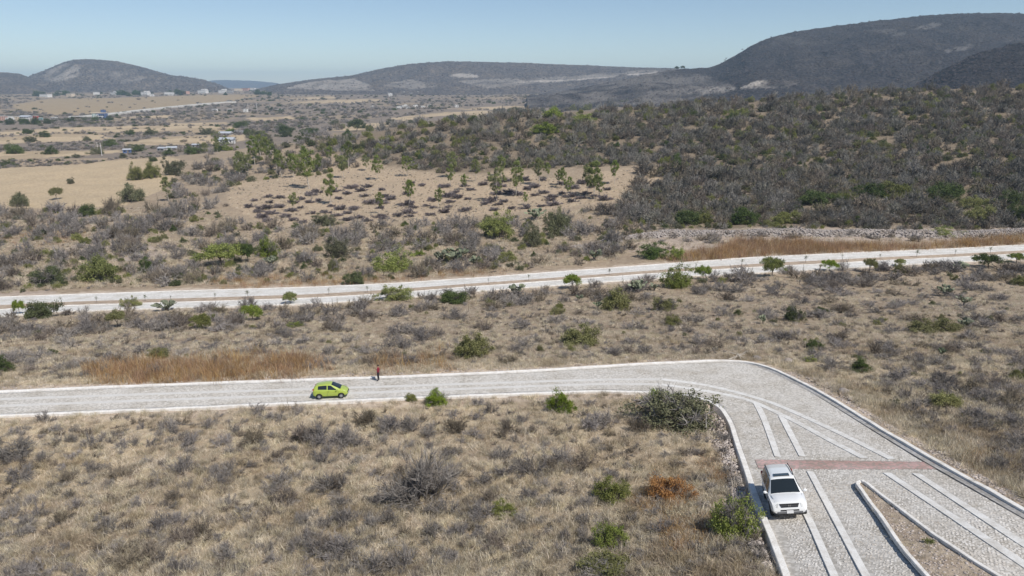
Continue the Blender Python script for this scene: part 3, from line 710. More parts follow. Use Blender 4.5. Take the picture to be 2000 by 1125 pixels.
def tall_tree(name, mat, nc=60, nl=110, size=.013, wid=.18, bare=.28, lean=.02):
    """slim eucalyptus, 1 m tall as built"""
    z = bare + (1 - bare) * rng.random(nc) ** .8; prof = np.sin(np.clip((z - bare) / (1 - bare), .05, 1) * PI * .88 + .22) ** .8
    th = rng.uniform(0, 2 * PI, nc); r = wid * prof * np.sqrt(rng.random(nc)) * rng.uniform(.6, 1.25, nc)
    ax = lambda q: np.column_stack([lean * np.sin(q * 3), lean * np.cos(q * 2.3) - lean, q])
    C = ax(z * .97); C[:, 0] += np.cos(th) * r; C[:, 1] += np.sin(th) * r
    P = np.repeat(C, nl, 0) + rng.normal(0, 1, (nc * nl, 3)) * [.020, .020, .026] * np.repeat(rng.uniform(.5, 1.3, nc), nl)[:, None]
    lv, lf, la = leaves(P, size, .45, 0.); tone = np.repeat(np.clip(rng.normal(.5, .25, nc), 0, 1), nl); la = np.clip(np.repeat(tone, 4) * .6 + la * .5, 0, 1)
    mb = MB(); q = np.linspace(-.01, .93, 7); mb.tube(ax(q), [.011, .0095, .008, .0065, .005, .0035, .0018], 6)
    for i in range(16):
        c = C[i]; zz = max(bare * .8, c[2] - .09); b = ax(np.array([zz]))[0]
        mb.tube([b, (b + c) / 2 + [0, 0, .01], c], [.004, .003, .0015], 4)
    return np_mesh(name + '_crown', lv, lf, mat, la), mb.mesh(name + '_trunk', M['pale_bark'])
def prickly_pear(name, n=46):
    """stacked flat pads on a short woody base, about 1 m in radius"""
    mb = MB(); pads = []; tr = MB(); tr.tube([(0, 0, -.1), (.02, 0, .22), (0, .02, .42)], [.10, .09, .07], 7)
    fr = [(Vector((random.uniform(-.1, .1), random.uniform(-.1, .1), .35)), Vector((math.cos(a) * .75, math.sin(a) * .75, .8))) for a in np.linspace(0, 6, 9)]
    while len(pads) < n and fr:
        p, dv = fr.pop(0); dv = dv.normalized(); L = random.uniform(.13, .2)
        c = p + dv * L; nrm = dv.cross(Vector((random.gauss(0, 1), random.gauss(0, 1), random.gauss(0, .6)))).normalized(); sd = nrm.cross(dv)
        v = []; k = 8
        for s_ in (-1, 1):
            for i in range(k):
                w = 2 * PI * i / k; v.append(c + dv * math.cos(w) * L + sd * math.sin(w) * L * .66 + nrm * .0)
            v.append(c + nrm * .035 * s_)
        f = [(i, (i + 1) % k, k) for i in range(k)] + [(k + 1 + (i + 1) % k, k + 1 + i, 2 * k + 1) for i in range(k)]
        mb.add(v, f); pads.append(c)
        if c.z < 1.05:
            for _ in range(random.choice((1, 2, 2, 3))):
                fr.append((c + dv * L * .85, dv + Vector((random.gauss(0, .6), random.gauss(0, .6), random.uniform(0, .5)))))
    k_ = fit(np.array([tuple(p) for p in mb.v])); mb.v = [tuple(np.array(p) * k_) for p in mb.v]; tr.v = [tuple(np.array(p) * k_) for p in tr.v]
    return mb.mesh(name + '_pads', M['cactus']), tr.mesh(name + '_trunk', M['bark'])
def grass_tuft(name, mat, n=46, h=.55, spread=.28, w=.010, lay=.5):
    b = np.column_stack([rng.normal(0, spread * .5, (n, 2)), np.full(n, -.05)])
    dr = rng.normal(0, lay, (n, 3)); dr[:, 2] = 1; e = b + unit(dr) * rng.uniform(.5, 1, (n, 1)) * h
    V, F, A = ribbons(b, e, rng.uniform(.6, 1.2, n) * w, .10, 2)
    return np_mesh(name, V, F, mat, A)
def rock(name, mat, sub=2, flat=.7):
    bm = bmesh.new(); bmesh.ops.create_icosphere(bm, subdivisions=sub, radius=1)
    cut = [(Vector(rng.normal(size=3)).normalized(), rng.uniform(.55, .85)) for _ in range(7)]
    for v in bm.verts:
        for nrm, dd in cut:
            k = v.co.dot(nrm) - dd
            if k > 0: v.co -= nrm * k
        v.co *= 1 + rng.uniform(-.05, .05); v.co.z *= flat
    me = bpy.data.meshes.new(name); bm.to_mesh(me); bm.free(); me.materials.append(mat); return me

GREY = [twig_shrub('shrub_twigs', M['twig'], H=rng.uniform(.6, .95)) for _ in range(6)]
BROWN = [twig_shrub('brown_twigs', M['twig_brown'], H=rng.uniform(.6, .95)) for _ in range(2)]
GREY_LO = [twig_shrub('shrub_twigs_small', M['twig'], H=rng.uniform(.6, .9), n1=13, n2=6, n3=8, w=1.45) for _ in range(5)]
HILL_LO = [twig_shrub('hill_twigs', M['twig_hill'], H=rng.uniform(.65, .95), n1=13, n2=6, n3=9, w=1.6) for _ in range(5)]
BROWN_LO = [twig_shrub('brown_twigs_small', M['twig_brown'], H=rng.uniform(.55, .9), n1=12, n2=6, n3=5, w=1.7) for _ in range(4)]
DARK_LO = [twig_shrub('dark_twigs_small', M['mound'], H=rng.uniform(.6, .9), n1=12, n2=6, n3=5, w=1.7) for _ in range(5)]
MOUND = [twig_shrub('mound_twigs', M['mound'], H=.46, n1=22, n2=8, n3=10, w=1.6, spread=.7) for _ in range(4)]
BIG_BARE = twig_shrub('bare_bush_twigs', M['twig'], H=1.05, n1=26, n2=10, n3=12, w=.8, spread=.75)
SH = {k: [leaf_shrub(k, M[k], H=rng.uniform(.75, 1.1), nc=int(rng.integers(50, 72))) for _ in range(4)] for k in ('leaf_bright', 'leaf_dark', 'leaf_olive', 'leaf_grey')}
SH['leaf_rust'] = [leaf_shrub('leaf_rust', M['leaf_rust'], H=.8, nc=56)]
UM = {k: [umbrella_tree(k + '_umbrella', M[k], H=rng.uniform(.9, 1.15)) for _ in range(3)] for k in ('leaf_bright', 'leaf_olive', 'leaf_dark')}
EUC = [tall_tree('eucalyptus', M['leaf_euc'], wid=rng.uniform(.19, .28), bare=rng.uniform(.2, .36), lean=rng.uniform(-.04, .04)) for _ in range(5)]
PEAR = [prickly_pear('prickly_pear', n) for n in (46, 60, 38)]
TUFT = [grass_tuft('tuft_blades', M['grass'], 40, rng.uniform(.42, .7), lay=rng.uniform(.35, .7)) for _ in range(6)]
LITTER = [grass_tuft('litter_blades', M['grass'], 34, .6, .5, .011, 2.2) for _ in range(3)]
REED = [grass_tuft('reed_blades', M['reed'], 34, rng.uniform(1.2, 1.7), .9, .014, .3) for _ in range(4)]
RUST = [grass_tuft('rust_blades', M['reed'], 34, rng.uniform(.4, .8), .6, .012, .9) for _ in range(3)]
STALK = [grass_tuft('stalk_blades', M['grass'], 34, rng.uniform(.7, 1.1), .6, .012, .4) for _ in range(4)]
ROCKS = [rock('rock', M['rock'], 2, rng.uniform(.6, .9)) for _ in range(4)]
PEBBLE = [rock('pebble', M['gravel'], 1, .6) for _ in range(3)]
COB = [rock('cobble', M['cobble'], 1, .2) for _ in range(4)]

def zg(P):
    """set points on the uneven ground"""
    P = np.nan_to_num(P, nan=100.); P[:, 2] = hz(P[:, 0], P[:, 1]) + np.where(near_road(P[:, 0], P[:, 1]), -.05, ground_noise(P[:, 0], P[:, 1]))
    return P
def near_road(X, Y):
    r = in_world(X, Y, near_w) | in_world(X, Y, far_w)
    for dx, dy in ((1.5, 0), (-1.5, 0), (0, 1.5), (0, -1.5)): r |= in_world(X + dx, Y + dy, near_w) | in_world(X + dx, Y + dy, far_w)
    return r
_dense = np.concatenate([W_OUT[::2], W_IN[W_IN[:, 0] > 13.5][::2]])
def near_line(P, d):
    r = np.zeros(len(P), bool)
    for c in range(0, len(P), 4000):
        q = P[c:c + 4000]; dd = ((q[:, None, :2] - _dense[None]) ** 2).sum(2).min(1); r[c:c + 4000] = dd < d * d
    return r
def off_road(px, py, clear=False):
    P = ground(px, py); ok = ~np.isnan(P[:, 0])
    ok &= ~in_world(P[:, 0], P[:, 1], near_w) & ~in_world(P[:, 0], P[:, 1], far_w)
    nr = np.nan_to_num(P); outer = (np.abs(nr[:, 1]) < 90) & near_line(nr, 1.7) & (rng.random(len(P)) < .9)
    if clear: ok &= ~outer
    # keep clear of the kerbs too
    for dx, dy in ((.6, 0), (-.6, 0), (0, .6), (0, -.6)):
        ok &= ~in_world(P[:, 0] + dx, P[:, 1] + dy, near_w) & ~in_world(P[:, 0] + dx, P[:, 1] + dy, far_w)
    return P, ok

COUNT = {}
def plant(name, label, cat, group, meshes, P, scl, rz=None, parts=('crown', 'stem')):
    """a plant of its own: an Empty at its foot with its parts, or one mesh"""
    rz = random.uniform(0, 2 * PI) if rz is None else rz
    if len(meshes) == 1:
        o = bpy.data.objects.new(name, meshes[0]); link(o)
    else:
        o = empty(name)
        for m, pn in zip(meshes, parts): link(bpy.data.objects.new(pn, m), o)
    o.location = P; o.rotation_euler = (0, 0, rz); o.scale = scl if hasattr(scl, '__len__') else (scl, scl, scl)
    return tag(o, label, cat, group)

# plants that stand out: kind, x, foot y, width, height in the photo, and what sets each apart
TALL = []
def at_px(x, y, w, h, dome=False):
    P = zg(ground([x], [y]))[0]; _, _, zc = project(*P); m = zc / FPX
    vd = math.atan2(-P[2], P[1])
    rad = w * m / 2
    if not dome: return Vector(P), rad, max(.3, (h * m - rad * .35 * math.sin(vd)) / math.cos(vd))
    P = zg(ground([x], [y - w / 2 * math.sin(vd) * .8]))[0]   # the foot in the photo is the near side of the dome
    A = h * m - rad * math.sin(vd) * .8; B = rad * math.sin(vd)
    return Vector(P), rad, max(rad * .45, math.sqrt(max(A * A - B * B, 0)) / math.cos(vd))
NOTABLE = [
 # beyond the far road
 ('leaf_dark', 'S', 97, 562, 72, 40, 'dark green rounded bush at the left end of the far road'),
 ('leaf_bright', 'S', 192, 558, 86, 54, 'large bright green dome-shaped bush beside the far road'),
 ('leaf_bright', 'U', 432, 517, 84, 40, 'bright green spreading acacia with flat crown over a bare patch'),
 ('leaf_dark', 'U', 485, 512, 34, 34, 'dark green half of the spreading acacia pair, on its right side'),  # right half of the pair, in the darker leaf material
 ('leaf_dark', 'S', 286, 531, 30, 26, 'small dark green bush between the big dome bush and the acacia'),
 ('leaf_bright', 'S', 525, 506, 46, 40, 'light green small tree just behind the flat-crowned acacia'),
 ('leaf_bright', 'S', 764, 536, 76, 44, 'round bright green bush half hidden by a grey one'),
 ('leaf_dark', 'S', 693, 558, 38, 25, 'small dark green shrub at the far kerb below the round bush'),
 ('leaf_bright', 'S', 972, 468, 80, 54, 'tall round green bush standing alone below the tree grove'),
 ('leaf_grey', 'S', 660, 508, 52, 42, 'grey-green thorny tree left of the round bush by the far road'),
 ('leaf_olive', 'S', 652, 534, 28, 28, 'yellow-green shrub in front of the grey-green thorny tree'),
 ('leaf_olive', 'S', 990, 512, 44, 20, 'low olive shrub beyond the far road near its middle'),
 ('leaf_dark', 'S', 1275, 509, 60, 32, 'wide dark green shrub at the far kerb below the stone wall'),
 ('leaf_bright', 'S', 1322, 510, 36, 26, 'small bright green shrub at the end of the stone wall'),
 ('leaf_grey', 'S', 1040, 484, 38, 40, 'small grey-green tree with bare trunk right of the round bush'),
 ('leaf_grey', 'S', 1085, 462, 48, 52, 'tall grey thorn tree with cactus at its foot'),
 ('leaf_grey', 'S', 633, 446, 52, 28, 'grey-green sprawling bush at the lower edge of the grove'),
 ('leaf_dark', 'S', 170, 424, 36, 24, 'green-topped shrub at the lower edge of the tan field'),
 ('leaf_olive', 'U', 110, 388, 26, 22, 'tiny umbrella tree standing alone in the tan field'),
 ('leaf_grey', 'S', 40, 406, 42, 26, 'grey-green shrub alone at the lower corner of the tan field'),
 ('leaf_grey', 'S', 138, 358, 16, 12, 'smallest shrub standing in the middle of the tan field'),
 ('leaf_grey', 'S', 258, 396, 56, 34, 'dark grey-green shrub where the tan field meets the grove'),
 ('leaf_olive', 'S', 266, 350, 34, 30, 'brownish green tree at the upper edge of the tan field'),
 ('leaf_olive', 'S', 296, 347, 34, 28, 'brownish green tree beside its twin at the field edge'),
 ('leaf_grey', 'S', 338, 342, 42, 30, 'grey bush right of the two brownish trees at the field edge'),
 ('leaf_bright', 'S', 1063, 264, 58, 20, 'bright green wide bush high on the scrub hill'),
 ('leaf_bright', 'S', 1080, 229, 42, 18, 'bright green bush on the crest of the scrub hill'),
 ('leaf_bright', 'S', 1140, 241, 42, 16, 'lime green low bush just under the scrub hill crest'),
 ('leaf_dark', 'U', 697, 257, 32, 22, 'dark umbrella tree on the skyline left of the scrub hill'),
 ('leaf_bright', 'S', 1437, 231, 44, 15, 'green patch of low bush high on the right of the scrub hill'),
 ('leaf_dark', 'S', 1322, 331, 30, 26, 'dark green bush at the right end of the grove clearing'),
 ('leaf_bright', 'S', 1316, 338, 18, 9, 'small lime bush in front of the dark one at the clearing end'),
 ('leaf_olive', 'S', 1487, 342, 22, 11, 'small green bush alone among grey scrub above the wall'),
 ('leaf_dark', 'S', 1345, 440, 62, 30, 'dark green bush at the left top of the stone wall'),
 ('leaf_olive', 'S', 1375, 437, 44, 26, 'olive bush next to the first bush above the stone wall'),
 ('leaf_dark', 'S', 1452, 441, 58, 32, 'dark green bush above the middle of the stone wall'),
 ('leaf_olive', 'S', 1535, 438, 56, 24, 'olive bush above the stone wall, third along it'),
 ('leaf_dark', 'S', 1600, 404, 72, 28, 'dark green bush at the start of the upper green row'),
 ('leaf_olive', 'S', 1655, 396, 50, 20, 'low olive bush between two dark ones in the upper row'),
 ('leaf_dark', 'S', 1700, 386, 60, 26, 'dark green bush in the upper row, top left of it'),
 ('leaf_olive', 'S', 1752, 387, 66, 28, 'large olive bush in the middle of the upper row'),
 ('leaf_dark', 'S', 1845, 390, 76, 28, 'broad dark green bush in the upper row near the pale rubble'),
 ('leaf_olive', 'S', 1905, 408, 56, 22, 'olive bush under the pale rubble slope'),
 ('leaf_dark', 'S', 1978, 402, 56, 26, 'dark green bush at the right edge under the rubble slope'),
 ('leaf_olive', 'S', 1912, 432, 52, 26, 'olive bush just above the right end of the stone wall'),
 ('leaf_dark', 'S', 1990, 432, 40, 28, 'dark bush at the picture edge above the stone wall'),
 ('leaf_bright', 'S', 1838, 465, 46, 20, 'bright green bush among the rust reeds below the wall'),
 ('leaf_bright', 'S', 1880, 463, 26, 11, 'small green bush among the rust reeds, right of the larger one'),
 # along the near side of the far road
 ('leaf_bright', 'U', 38, 613, 24, 26, 'small bright umbrella tree at the left end of the far road'),
 ('leaf_dark', 'S', 84, 628, 62, 40, 'dark green shrub with grey twigs on the near verge of the far road'),
 ('leaf_olive', 'S', 256, 603, 36, 22, 'olive shrub against the pale far road, beside a pale cactus'),
 ('leaf_olive', 'U', 230, 640, 38, 32, 'yellowish small tree leaning below the far road'),
 ('leaf_olive', 'U', 395, 642, 44, 28, 'olive flat-topped tree in the dry field below the far road'),
 ('leaf_bright', 'U', 493, 624, 44, 28, 'green umbrella shrub in the dry field below the far road'),
 ('leaf_bright', 'U', 567, 593, 30, 22, 'small flat bright tree against the pale far road'),
 ('leaf_bright', 'S', 575, 643, 28, 14, 'low bright green cushion in the dry field'),
 ('leaf_bright', 'S', 772, 594, 72, 38, 'large yellow-green acacia at the near kerb of the far road'),
 ('leaf_dark', 'S', 885, 598, 62, 30, 'dense dark green low bush at the near kerb of the far road'),
 ('leaf_bright', 'U', 1118, 563, 38, 26, 'bright small tree with forked stem by the far road'),
 ('leaf_olive', 'S', 1202, 612, 62, 46, 'dark olive upright bush in the middle field'),
 ('leaf_olive', 'S', 1298, 612, 50, 28, 'olive bush right of the upright one in the middle field'),
 ('leaf_olive', 'S', 1315, 640, 36, 24, 'faded olive bush below its neighbour in the middle field'),
 ('leaf_bright', 'S', 1318, 568, 60, 46, 'tall bright green tree covering the near kerb of the far road'),
 ('leaf_bright', 'U', 1373, 546, 30, 26, 'small umbrella tree just right of the tall green one'),
 ('leaf_bright', 'U', 1508, 541, 46, 36, 'feathery green tree with open crown on the far road verge'),
 ('leaf_bright', 'U', 1620, 529, 30, 20, 'light green umbrella tree right of the dark stump'),
 ('leaf_olive', 'U', 1698, 532, 26, 26, 'thin olive tree on the far road verge'),
 ('leaf_bright', 'U', 1757, 520, 20, 14, 'small bright crown against the pale far road'),
 ('leaf_olive', 'S', 1757, 535, 28, 18, 'olive shrub under the small bright crown'),
 ('leaf_dark', 'U', 1930, 523, 54, 26, 'dark flat-topped tree at the right end of the far road'),
 ('leaf_bright', 'U', 1985, 512, 28, 18, 'green umbrella tree at the right picture edge by the far road'),
 # between the roads
 ('leaf_olive', 'S', 922, 706, 74, 52, 'green bush with rusty leaves above the near road'),
 ('leaf_olive', 'S', 1132, 684, 88, 46, 'wide olive bush above the near road'),
 ('leaf_olive', 'S', 310, 706, 46, 26, 'yellow-green bush at the top of the rust reeds'),
 ('leaf_dark', 'S', 8, 730, 44, 32, 'dark green bush at the left edge above the near road'),
 ('leaf_dark', 'S', 1549, 631, 38, 30, 'dark green compact bush in the right of the middle field'),
 ('leaf_olive', 'S', 1800, 656, 60, 30, 'olive bush, left one of a joined pair in the right field'),
 ('leaf_olive', 'S', 1848, 654, 64, 30, 'olive bush, right one of a joined pair in the right field'),
 ('leaf_dark', 'S', 1682, 730, 46, 30, 'small green bush right of the road bend'),
 ('leaf_dark', 'S', 1590, 684, 34, 20, 'faint green bush up the slope from the road bend'),
 ('leaf_bright', 'S', 1583, 708, 26, 14, 'low green cushion beside the road bend'),
 ('leaf_dark', 'S', 1605, 612, 24, 12, 'small faded green cushion right of the compact dark bush'),
 ('leaf_olive', 'S', 1088, 617, 28, 18, 'small olive shrub in the middle field'),
 ('leaf_olive', 'S', 1995, 560, 40, 22, 'olive shrub at the right edge of the middle field'),
 ('leaf_olive', 'S', 1990, 745, 40, 26, 'olive shrub at the right edge above the road slope'),
 # in front of the near road
 ('leaf_bright', 'S', 853, 798, 50, 34, 'bright green bush at the near kerb right of the green car'),
 ('leaf_olive', 'S', 803, 786, 30, 18, 'brownish small bush left of the bright one at the near kerb'),
 ('leaf_bright', 'S', 1096, 812, 54, 44, 'bright green upright bush at the near kerb in mid frame'),
 ('leaf_bright', 'S', 1290, 800, 64, 42, 'bright green bush behind the big grey-green one'),
 ('leaf_grey', 'S', 1324, 860, 166, 96, 'biggest grey-green bush inside the road bend'),
 ('leaf_bright', 'S', 1428, 1066, 92, 86, 'yellow-green bush beside the white car, against the kerb'),
 ('leaf_olive', 'S', 1196, 988, 72, 54, 'faded olive bush left of the rust-orange one'),
 ('leaf_rust', 'S', 1302, 988, 92, 60, 'rust-orange dry bush in the front field'),
 ('leaf_olive', 'S', 985, 1018, 58, 36, 'sparse olive bush in the middle of the front field'),
 ('leaf_bright', 'S', 1195, 1080, 64, 58, 'green bush just above the yellow-green one at the bottom edge'),
 ('leaf_olive', 'S', 1195, 1150, 124, 70, 'broad yellow-green bush cut by the bottom edge'),
 ('leaf_olive', 'S', 1850, 806, 70, 38, 'olive-green bush on the slope right of the road'),
 ('leaf_bright', 'S', 1814, 1072, 24, 18, 'small green tuft growing in the traffic island'),
]
NAME = {'leaf_bright': 'green_bush', 'leaf_dark': 'green_bush', 'leaf_olive': 'olive_bush', 'leaf_grey': 'thorn_bush', 'leaf_rust': 'rust_bush'}
for k, (mk, ty, x, y, w, h, lab) in enumerate(NOTABLE):
    P, rad, hh = at_px(x, y, w * 1.06, h * 1.06, ty == 'S')
    if 'traffic island' in lab: P.z += .12
    if ty == 'S': ms = SH[mk][(k + (1 if 'biggest' in lab else 0)) % len(SH[mk])]; nm = NAME[mk]; parts = ('crown', 'stem')
    else: ms = UM[mk][k % 3]; nm = 'acacia_tree'; parts = ('crown', 'trunk')
    o_ = plant(nm, lab, 'bush' if ty == 'S' else 'tree', 'green bushes and small trees in the scrub', ms, P, (rad, rad, hh), None, parts)
    if ty == 'S' and mk != 'leaf_rust' and (w > 120 or k % 5 == 0) and y > 480: link(bpy.data.objects.new('bare_twigs', GREY[k % 6]), o_).scale = (.98, .98, 1.02)
for k, (x, y, w, h, lab) in enumerate([(888, 516, 54, 34, 'dark cactus clump beyond the far road left of its middle'), (860, 512, 30, 24, 'smaller cactus clump touching the dark one beyond the far road'), (1160, 509, 32, 24, 'dark compact cactus at the far kerb in mid frame'),
        (1046, 426, 42, 24, 'green cactus clump at the lower edge of the grove'), (325, 606, 46, 22, 'pale flowering cactus beside the far road on the left'), (1005, 576, 42, 24, 'grey cactus clump at the near kerb of the far road'),
        (1245, 572, 36, 26, 'cactus left of the tall green tree by the far road'), (1168, 600, 20, 14, 'small cactus left of the upright olive bush'), (1130, 585, 20, 12, 'small cactus in the middle field below the forked tree'),
        (1883, 596, 30, 22, 'branching cactus in the right field'), (1846, 578, 30, 24, 'thin cactus left of the branching one'), (1882, 641, 28, 22, 'cactus at the end of the olive pair in the right field'),
        (1490, 631, 18, 18, 'small upright cactus in the middle field'), (1838, 694, 16, 20, 'withered brown cactus in the right field'), (1100, 440, 26, 22, 'cactus in front of the tall grey thorn tree'), (1278, 568, 22, 16, 'cactus between the tall green tree and its neighbour'),
        (530, 520, 26, 22, 'cactus behind the flat-crowned acacia pair'), (1875, 530, 34, 20, 'cactus group at the right end of the far road'), (925, 520, 30, 22, 'pale cactus right of the dark clump beyond the far road')]):
    P, rad, hh = at_px(x, y, w, h)
    plant('prickly_pear', lab, 'cactus', 'prickly pear cacti', PEAR[k % 3], P, (rad, rad, max(hh, rad * .8) * .9), None, ('pads', 'trunk'))

# eucalyptus grove
EU = [(470, 346, 52), (498, 322, 56), (524, 320, 52), (550, 344, 50), (574, 347, 46), (604, 369, 80), (646, 397, 60), (672, 348, 44), (681, 326, 52), (574, 412, 36), (643, 318, 34), (738, 352, 48), (741, 416, 42), (799, 397, 50),
      (795, 346, 40), (856, 402, 38), (880, 366, 44), (882, 348, 50), (929, 356, 42), (970, 391, 66), (978, 345, 40), (1008, 381, 68), (1054, 362, 52), (1100, 366, 40), (1110, 381, 38), (1146, 377, 58), (1160, 382, 68), (1200, 359, 46),
      (330, 394, 46), (402, 306, 26), (426, 302, 34), (441, 292, 28), (510, 308, 44), (540, 332, 42), (484, 340, 42), (622, 334, 34), (1026, 397, 26), (1090, 362, 32), (1172, 388, 42), (715, 330, 30), (905, 372, 30), (1070, 350, 30)]
ONES = 'first second third fourth fifth sixth seventh eighth ninth tenth eleventh twelfth thirteenth fourteenth fifteenth sixteenth seventeenth eighteenth nineteenth'.split()
def ordinal(i):
    if i < 19: return ONES[i]
    t, u = divmod(i + 1, 10); nm = ('', '', 'twent', 'thirt', 'fort', 'fift', 'sixt', 'sevent', 'eight', 'ninet')[t]
    return nm + 'ieth' if u == 0 else nm + 'y-' + ONES[u - 1]
order = sorted(range(len(EU)), key=lambda i: EU[i][0])
def near_words(i):
    x, y, h = EU[i]; size = 'tall' if h > 58 else 'medium' if h > 40 else 'small'
    return f'{size} slim eucalyptus, {ordinal(order.index(i))} from the left in the grove'
for i, (x, y, h) in enumerate(EU):
    P = Vector(zg(ground([x], [y]))[0]); _, _, zc = project(*P); H = h * zc / FPX * 1.02; wd = H * random.uniform(.95, 1.25)
    plant('eucalyptus_tree', near_words(i), 'tree', 'eucalyptus trees in the grove', EUC[i % 5], P, (wd, wd, H), None, ('crown', 'trunk'))
# low dark mounds between the trees, in loose rows
MP = [(455, 402), (560, 374), (700, 364), (1000, 352), (1200, 360), (1235, 384), (1050, 404), (900, 420), (760, 432), (620, 442), (520, 432)]
mounds = []
for r, y in enumerate(np.arange(357, 442, 8.2)):
    for x in np.arange(440 + (r % 2) * 19, 1240, 37):
        xx, yy = x + random.uniform(-11, 11), y + random.uniform(-3.5, 3.5)
        if in_poly(np.array([xx]), np.array([yy]), MP)[0] and random.random() < .83: mounds.append((xx, yy, r))
mrow = {}
for i, (x, y, r) in enumerate(mounds):
    q = mrow.setdefault(r, 0); mrow[r] += 1
    P, rad, hh = at_px(x, y, random.uniform(17, 33), 9)
    plant('low_bush', f'low dark twig mound, {ordinal(q)} from the left in the {ordinal(len(mrow) - 1)} row of the grove', 'bush', 'dark mounds planted in rows in the grove', [MOUND[i % 4]], P, (rad, rad, rad * random.uniform(.45, .65)))

# grey shrubs: outlined ones in front, the rest spread over the fields and the scrub hill
Z7 = [(100, 450, 200), (250, 470, 100), (950, 300, 120), (1150, 290, 110), (1060, 370, 120), (1240, 380, 120), (1420, 360, 150), (1680, 350, 180), (1790, 385, 120), (1900, 365, 170), (1830, 430, 80), (680, 410, 110), (400, 370, 80), (510, 530, 100), (660, 550, 130), (370, 590, 140), (110, 580, 160), (1010, 530, 160), (1210, 560, 120), (1300, 535, 120), (1560, 610, 150),
      (1850, 620, 180), (1590, 690, 150), (960, 700, 110), (770, 720, 90), (430, 715, 100), (180, 700, 100), (590, 860, 130), (900, 850, 160), (1000, 820, 140), (1030, 910, 170), (1130, 880, 160), (1900, 720, 120), (1910, 830, 150), (1690, 830, 120), (1750, 970, 200), (1880, 990, 180), (1650, 970, 120), (720, 1050, 190), (850, 1020, 190), (1270, 1000, 150), (990, 1100, 160), (110, 1110, 160), (220, 1100, 160), (140, 830, 120), (60, 760, 100), (340, 800, 120)]
Z8 = [(330, 260, 160), (470, 290, 150), (570, 300, 150), (60, 350, 180), (200, 370, 170), (290, 385, 110), (680, 320, 120), (830, 300, 150), (1120, 310, 120), (1600, 290, 150), (1680, 270, 140), (430, 370, 70), (1080, 450, 120), (1400, 480, 160), (1250, 530, 180), (1530, 500, 160), (160, 620, 160), (420, 700, 100), (220, 800, 140), (100, 840, 110), (370, 830, 130), (470, 820, 140), (770, 760, 170), (890, 720, 90), (1010, 690, 120), (1230, 680, 110), (1540, 710, 110), (980, 800, 180), (1220, 820, 130), (700, 900, 150), (840, 890, 120), (1050, 950, 140),
      (90, 980, 170), (200, 1000, 170), (380, 1060, 220), (540, 1040, 220), (290, 890, 90), (1430, 910, 110), (1540, 910, 120), (1850, 300, 150), (1760, 860, 100)]
shrubs = []   # x, foot y, width px, height factor
for z, x0 in ((Z7, 0), (Z8, 600)):
    for cx, cy, w in z: shrubs.append((x0 + cx / 2.857, 731 + (cy + w * .12) / 2.857, w / 2.857 * 1.15, .78))
nfront = len(shrubs)
def add_random(poly, n, wmin, wmax, hf=.7, keep=None):
    p = sample_poly(poly, n)
    for x, y in p:
        if keep is None or keep(x, y): shrubs.append((x, y, random.uniform(wmin, wmax), hf * random.uniform(.7, 1.2)))
FRONT = [(-60, 822), (600, 796), (1180, 780), (1330, 800), (1420, 840), (1440, 900), (1480, 1020), (1500, 1140), (-60, 1140)]
MIDF = [(-60, 625), (300, 612), (700, 602), (1000, 580), (1300, 556), (1650, 535), (2060, 515), (2060, 960), (1900, 880), (1720, 780), (1590, 705), (1500, 690), (1250, 695), (900, 712), (500, 728), (-60, 748)]
UNDER_FAR = [(-60, 622), (300, 606), (600, 598), (920, 574), (1300, 546), (1650, 528), (2060, 508), (2060, 545), (1650, 560), (1300, 580), (900, 605), (600, 640), (300, 650), (-60, 665)]
BEYOND = [(-60, 575), (300, 560), (700, 550), (1000, 530), (1200, 508), (1290, 455), (1250, 405), (1120, 410), (900, 432), (700, 446), (500, 440), (400, 405), (240, 405), (100, 410), (-60, 420)]
add_random(FRONT, 170, 22, 46, .7)
add_random([(1600, 735), (2060, 740), (2060, 980), (1850, 860), (1700, 775)], 55, 26, 62, .7)
add_random(MIDF, 420, 24, 58, .5)
add_random(UNDER_FAR, 260, 24, 48, .7)
add_random(BEYOND, 460, 22, 50, .8)
add_random([(330, 400), (330, 335), (420, 318), (560, 322), (700, 312), (700, 330), (480, 345), (440, 372), (460, 408)], 90, 14, 32, .8)
add_random([(430, 250), (700, 248), (760, 300), (690, 308), (560, 325), (420, 320), (380, 300)], 120, 10, 22, .9)
add_random([(1120, 492), (1290, 455), (2060, 447), (2060, 468), (1500, 474), (1300, 492)], 60, 14, 32, .7)
hill_from = len(shrubs)
dens = lambda x, y: random.random() < .35 + .65 * min(1, max(0, (x - 700) / 450))
add_random(WILD_RIGHT, 3900, 12, 32, .85, dens)
add_random([(1250, 340), (2060, 330), (2060, 445), (1300, 447), (1200, 418)], 420, 26, 50, .85)
S = np.array(shrubs); PS, ok = off_road(S[:, 0], S[:, 1])
for (mk, ty, x, y, w, h, lab) in NOTABLE:   # leave room in front of the plants that stand out
    ok &= ~((np.abs(S[:, 0] - x) < w * .55) & (S[:, 1] < y + h * .45) & (S[:, 1] > y - h * .5) & (np.arange(len(S)) >= nfront)); idx = np.where(ok)[0]
PS = zg(PS); _, _, ZC = project(PS[:, 0], PS[:, 1], PS[:, 2]); RAD = S[:, 2] * ZC / FPX / 2
PRI = S[:, 2] * np.where(np.arange(len(S)) < nfront, 3, 1)
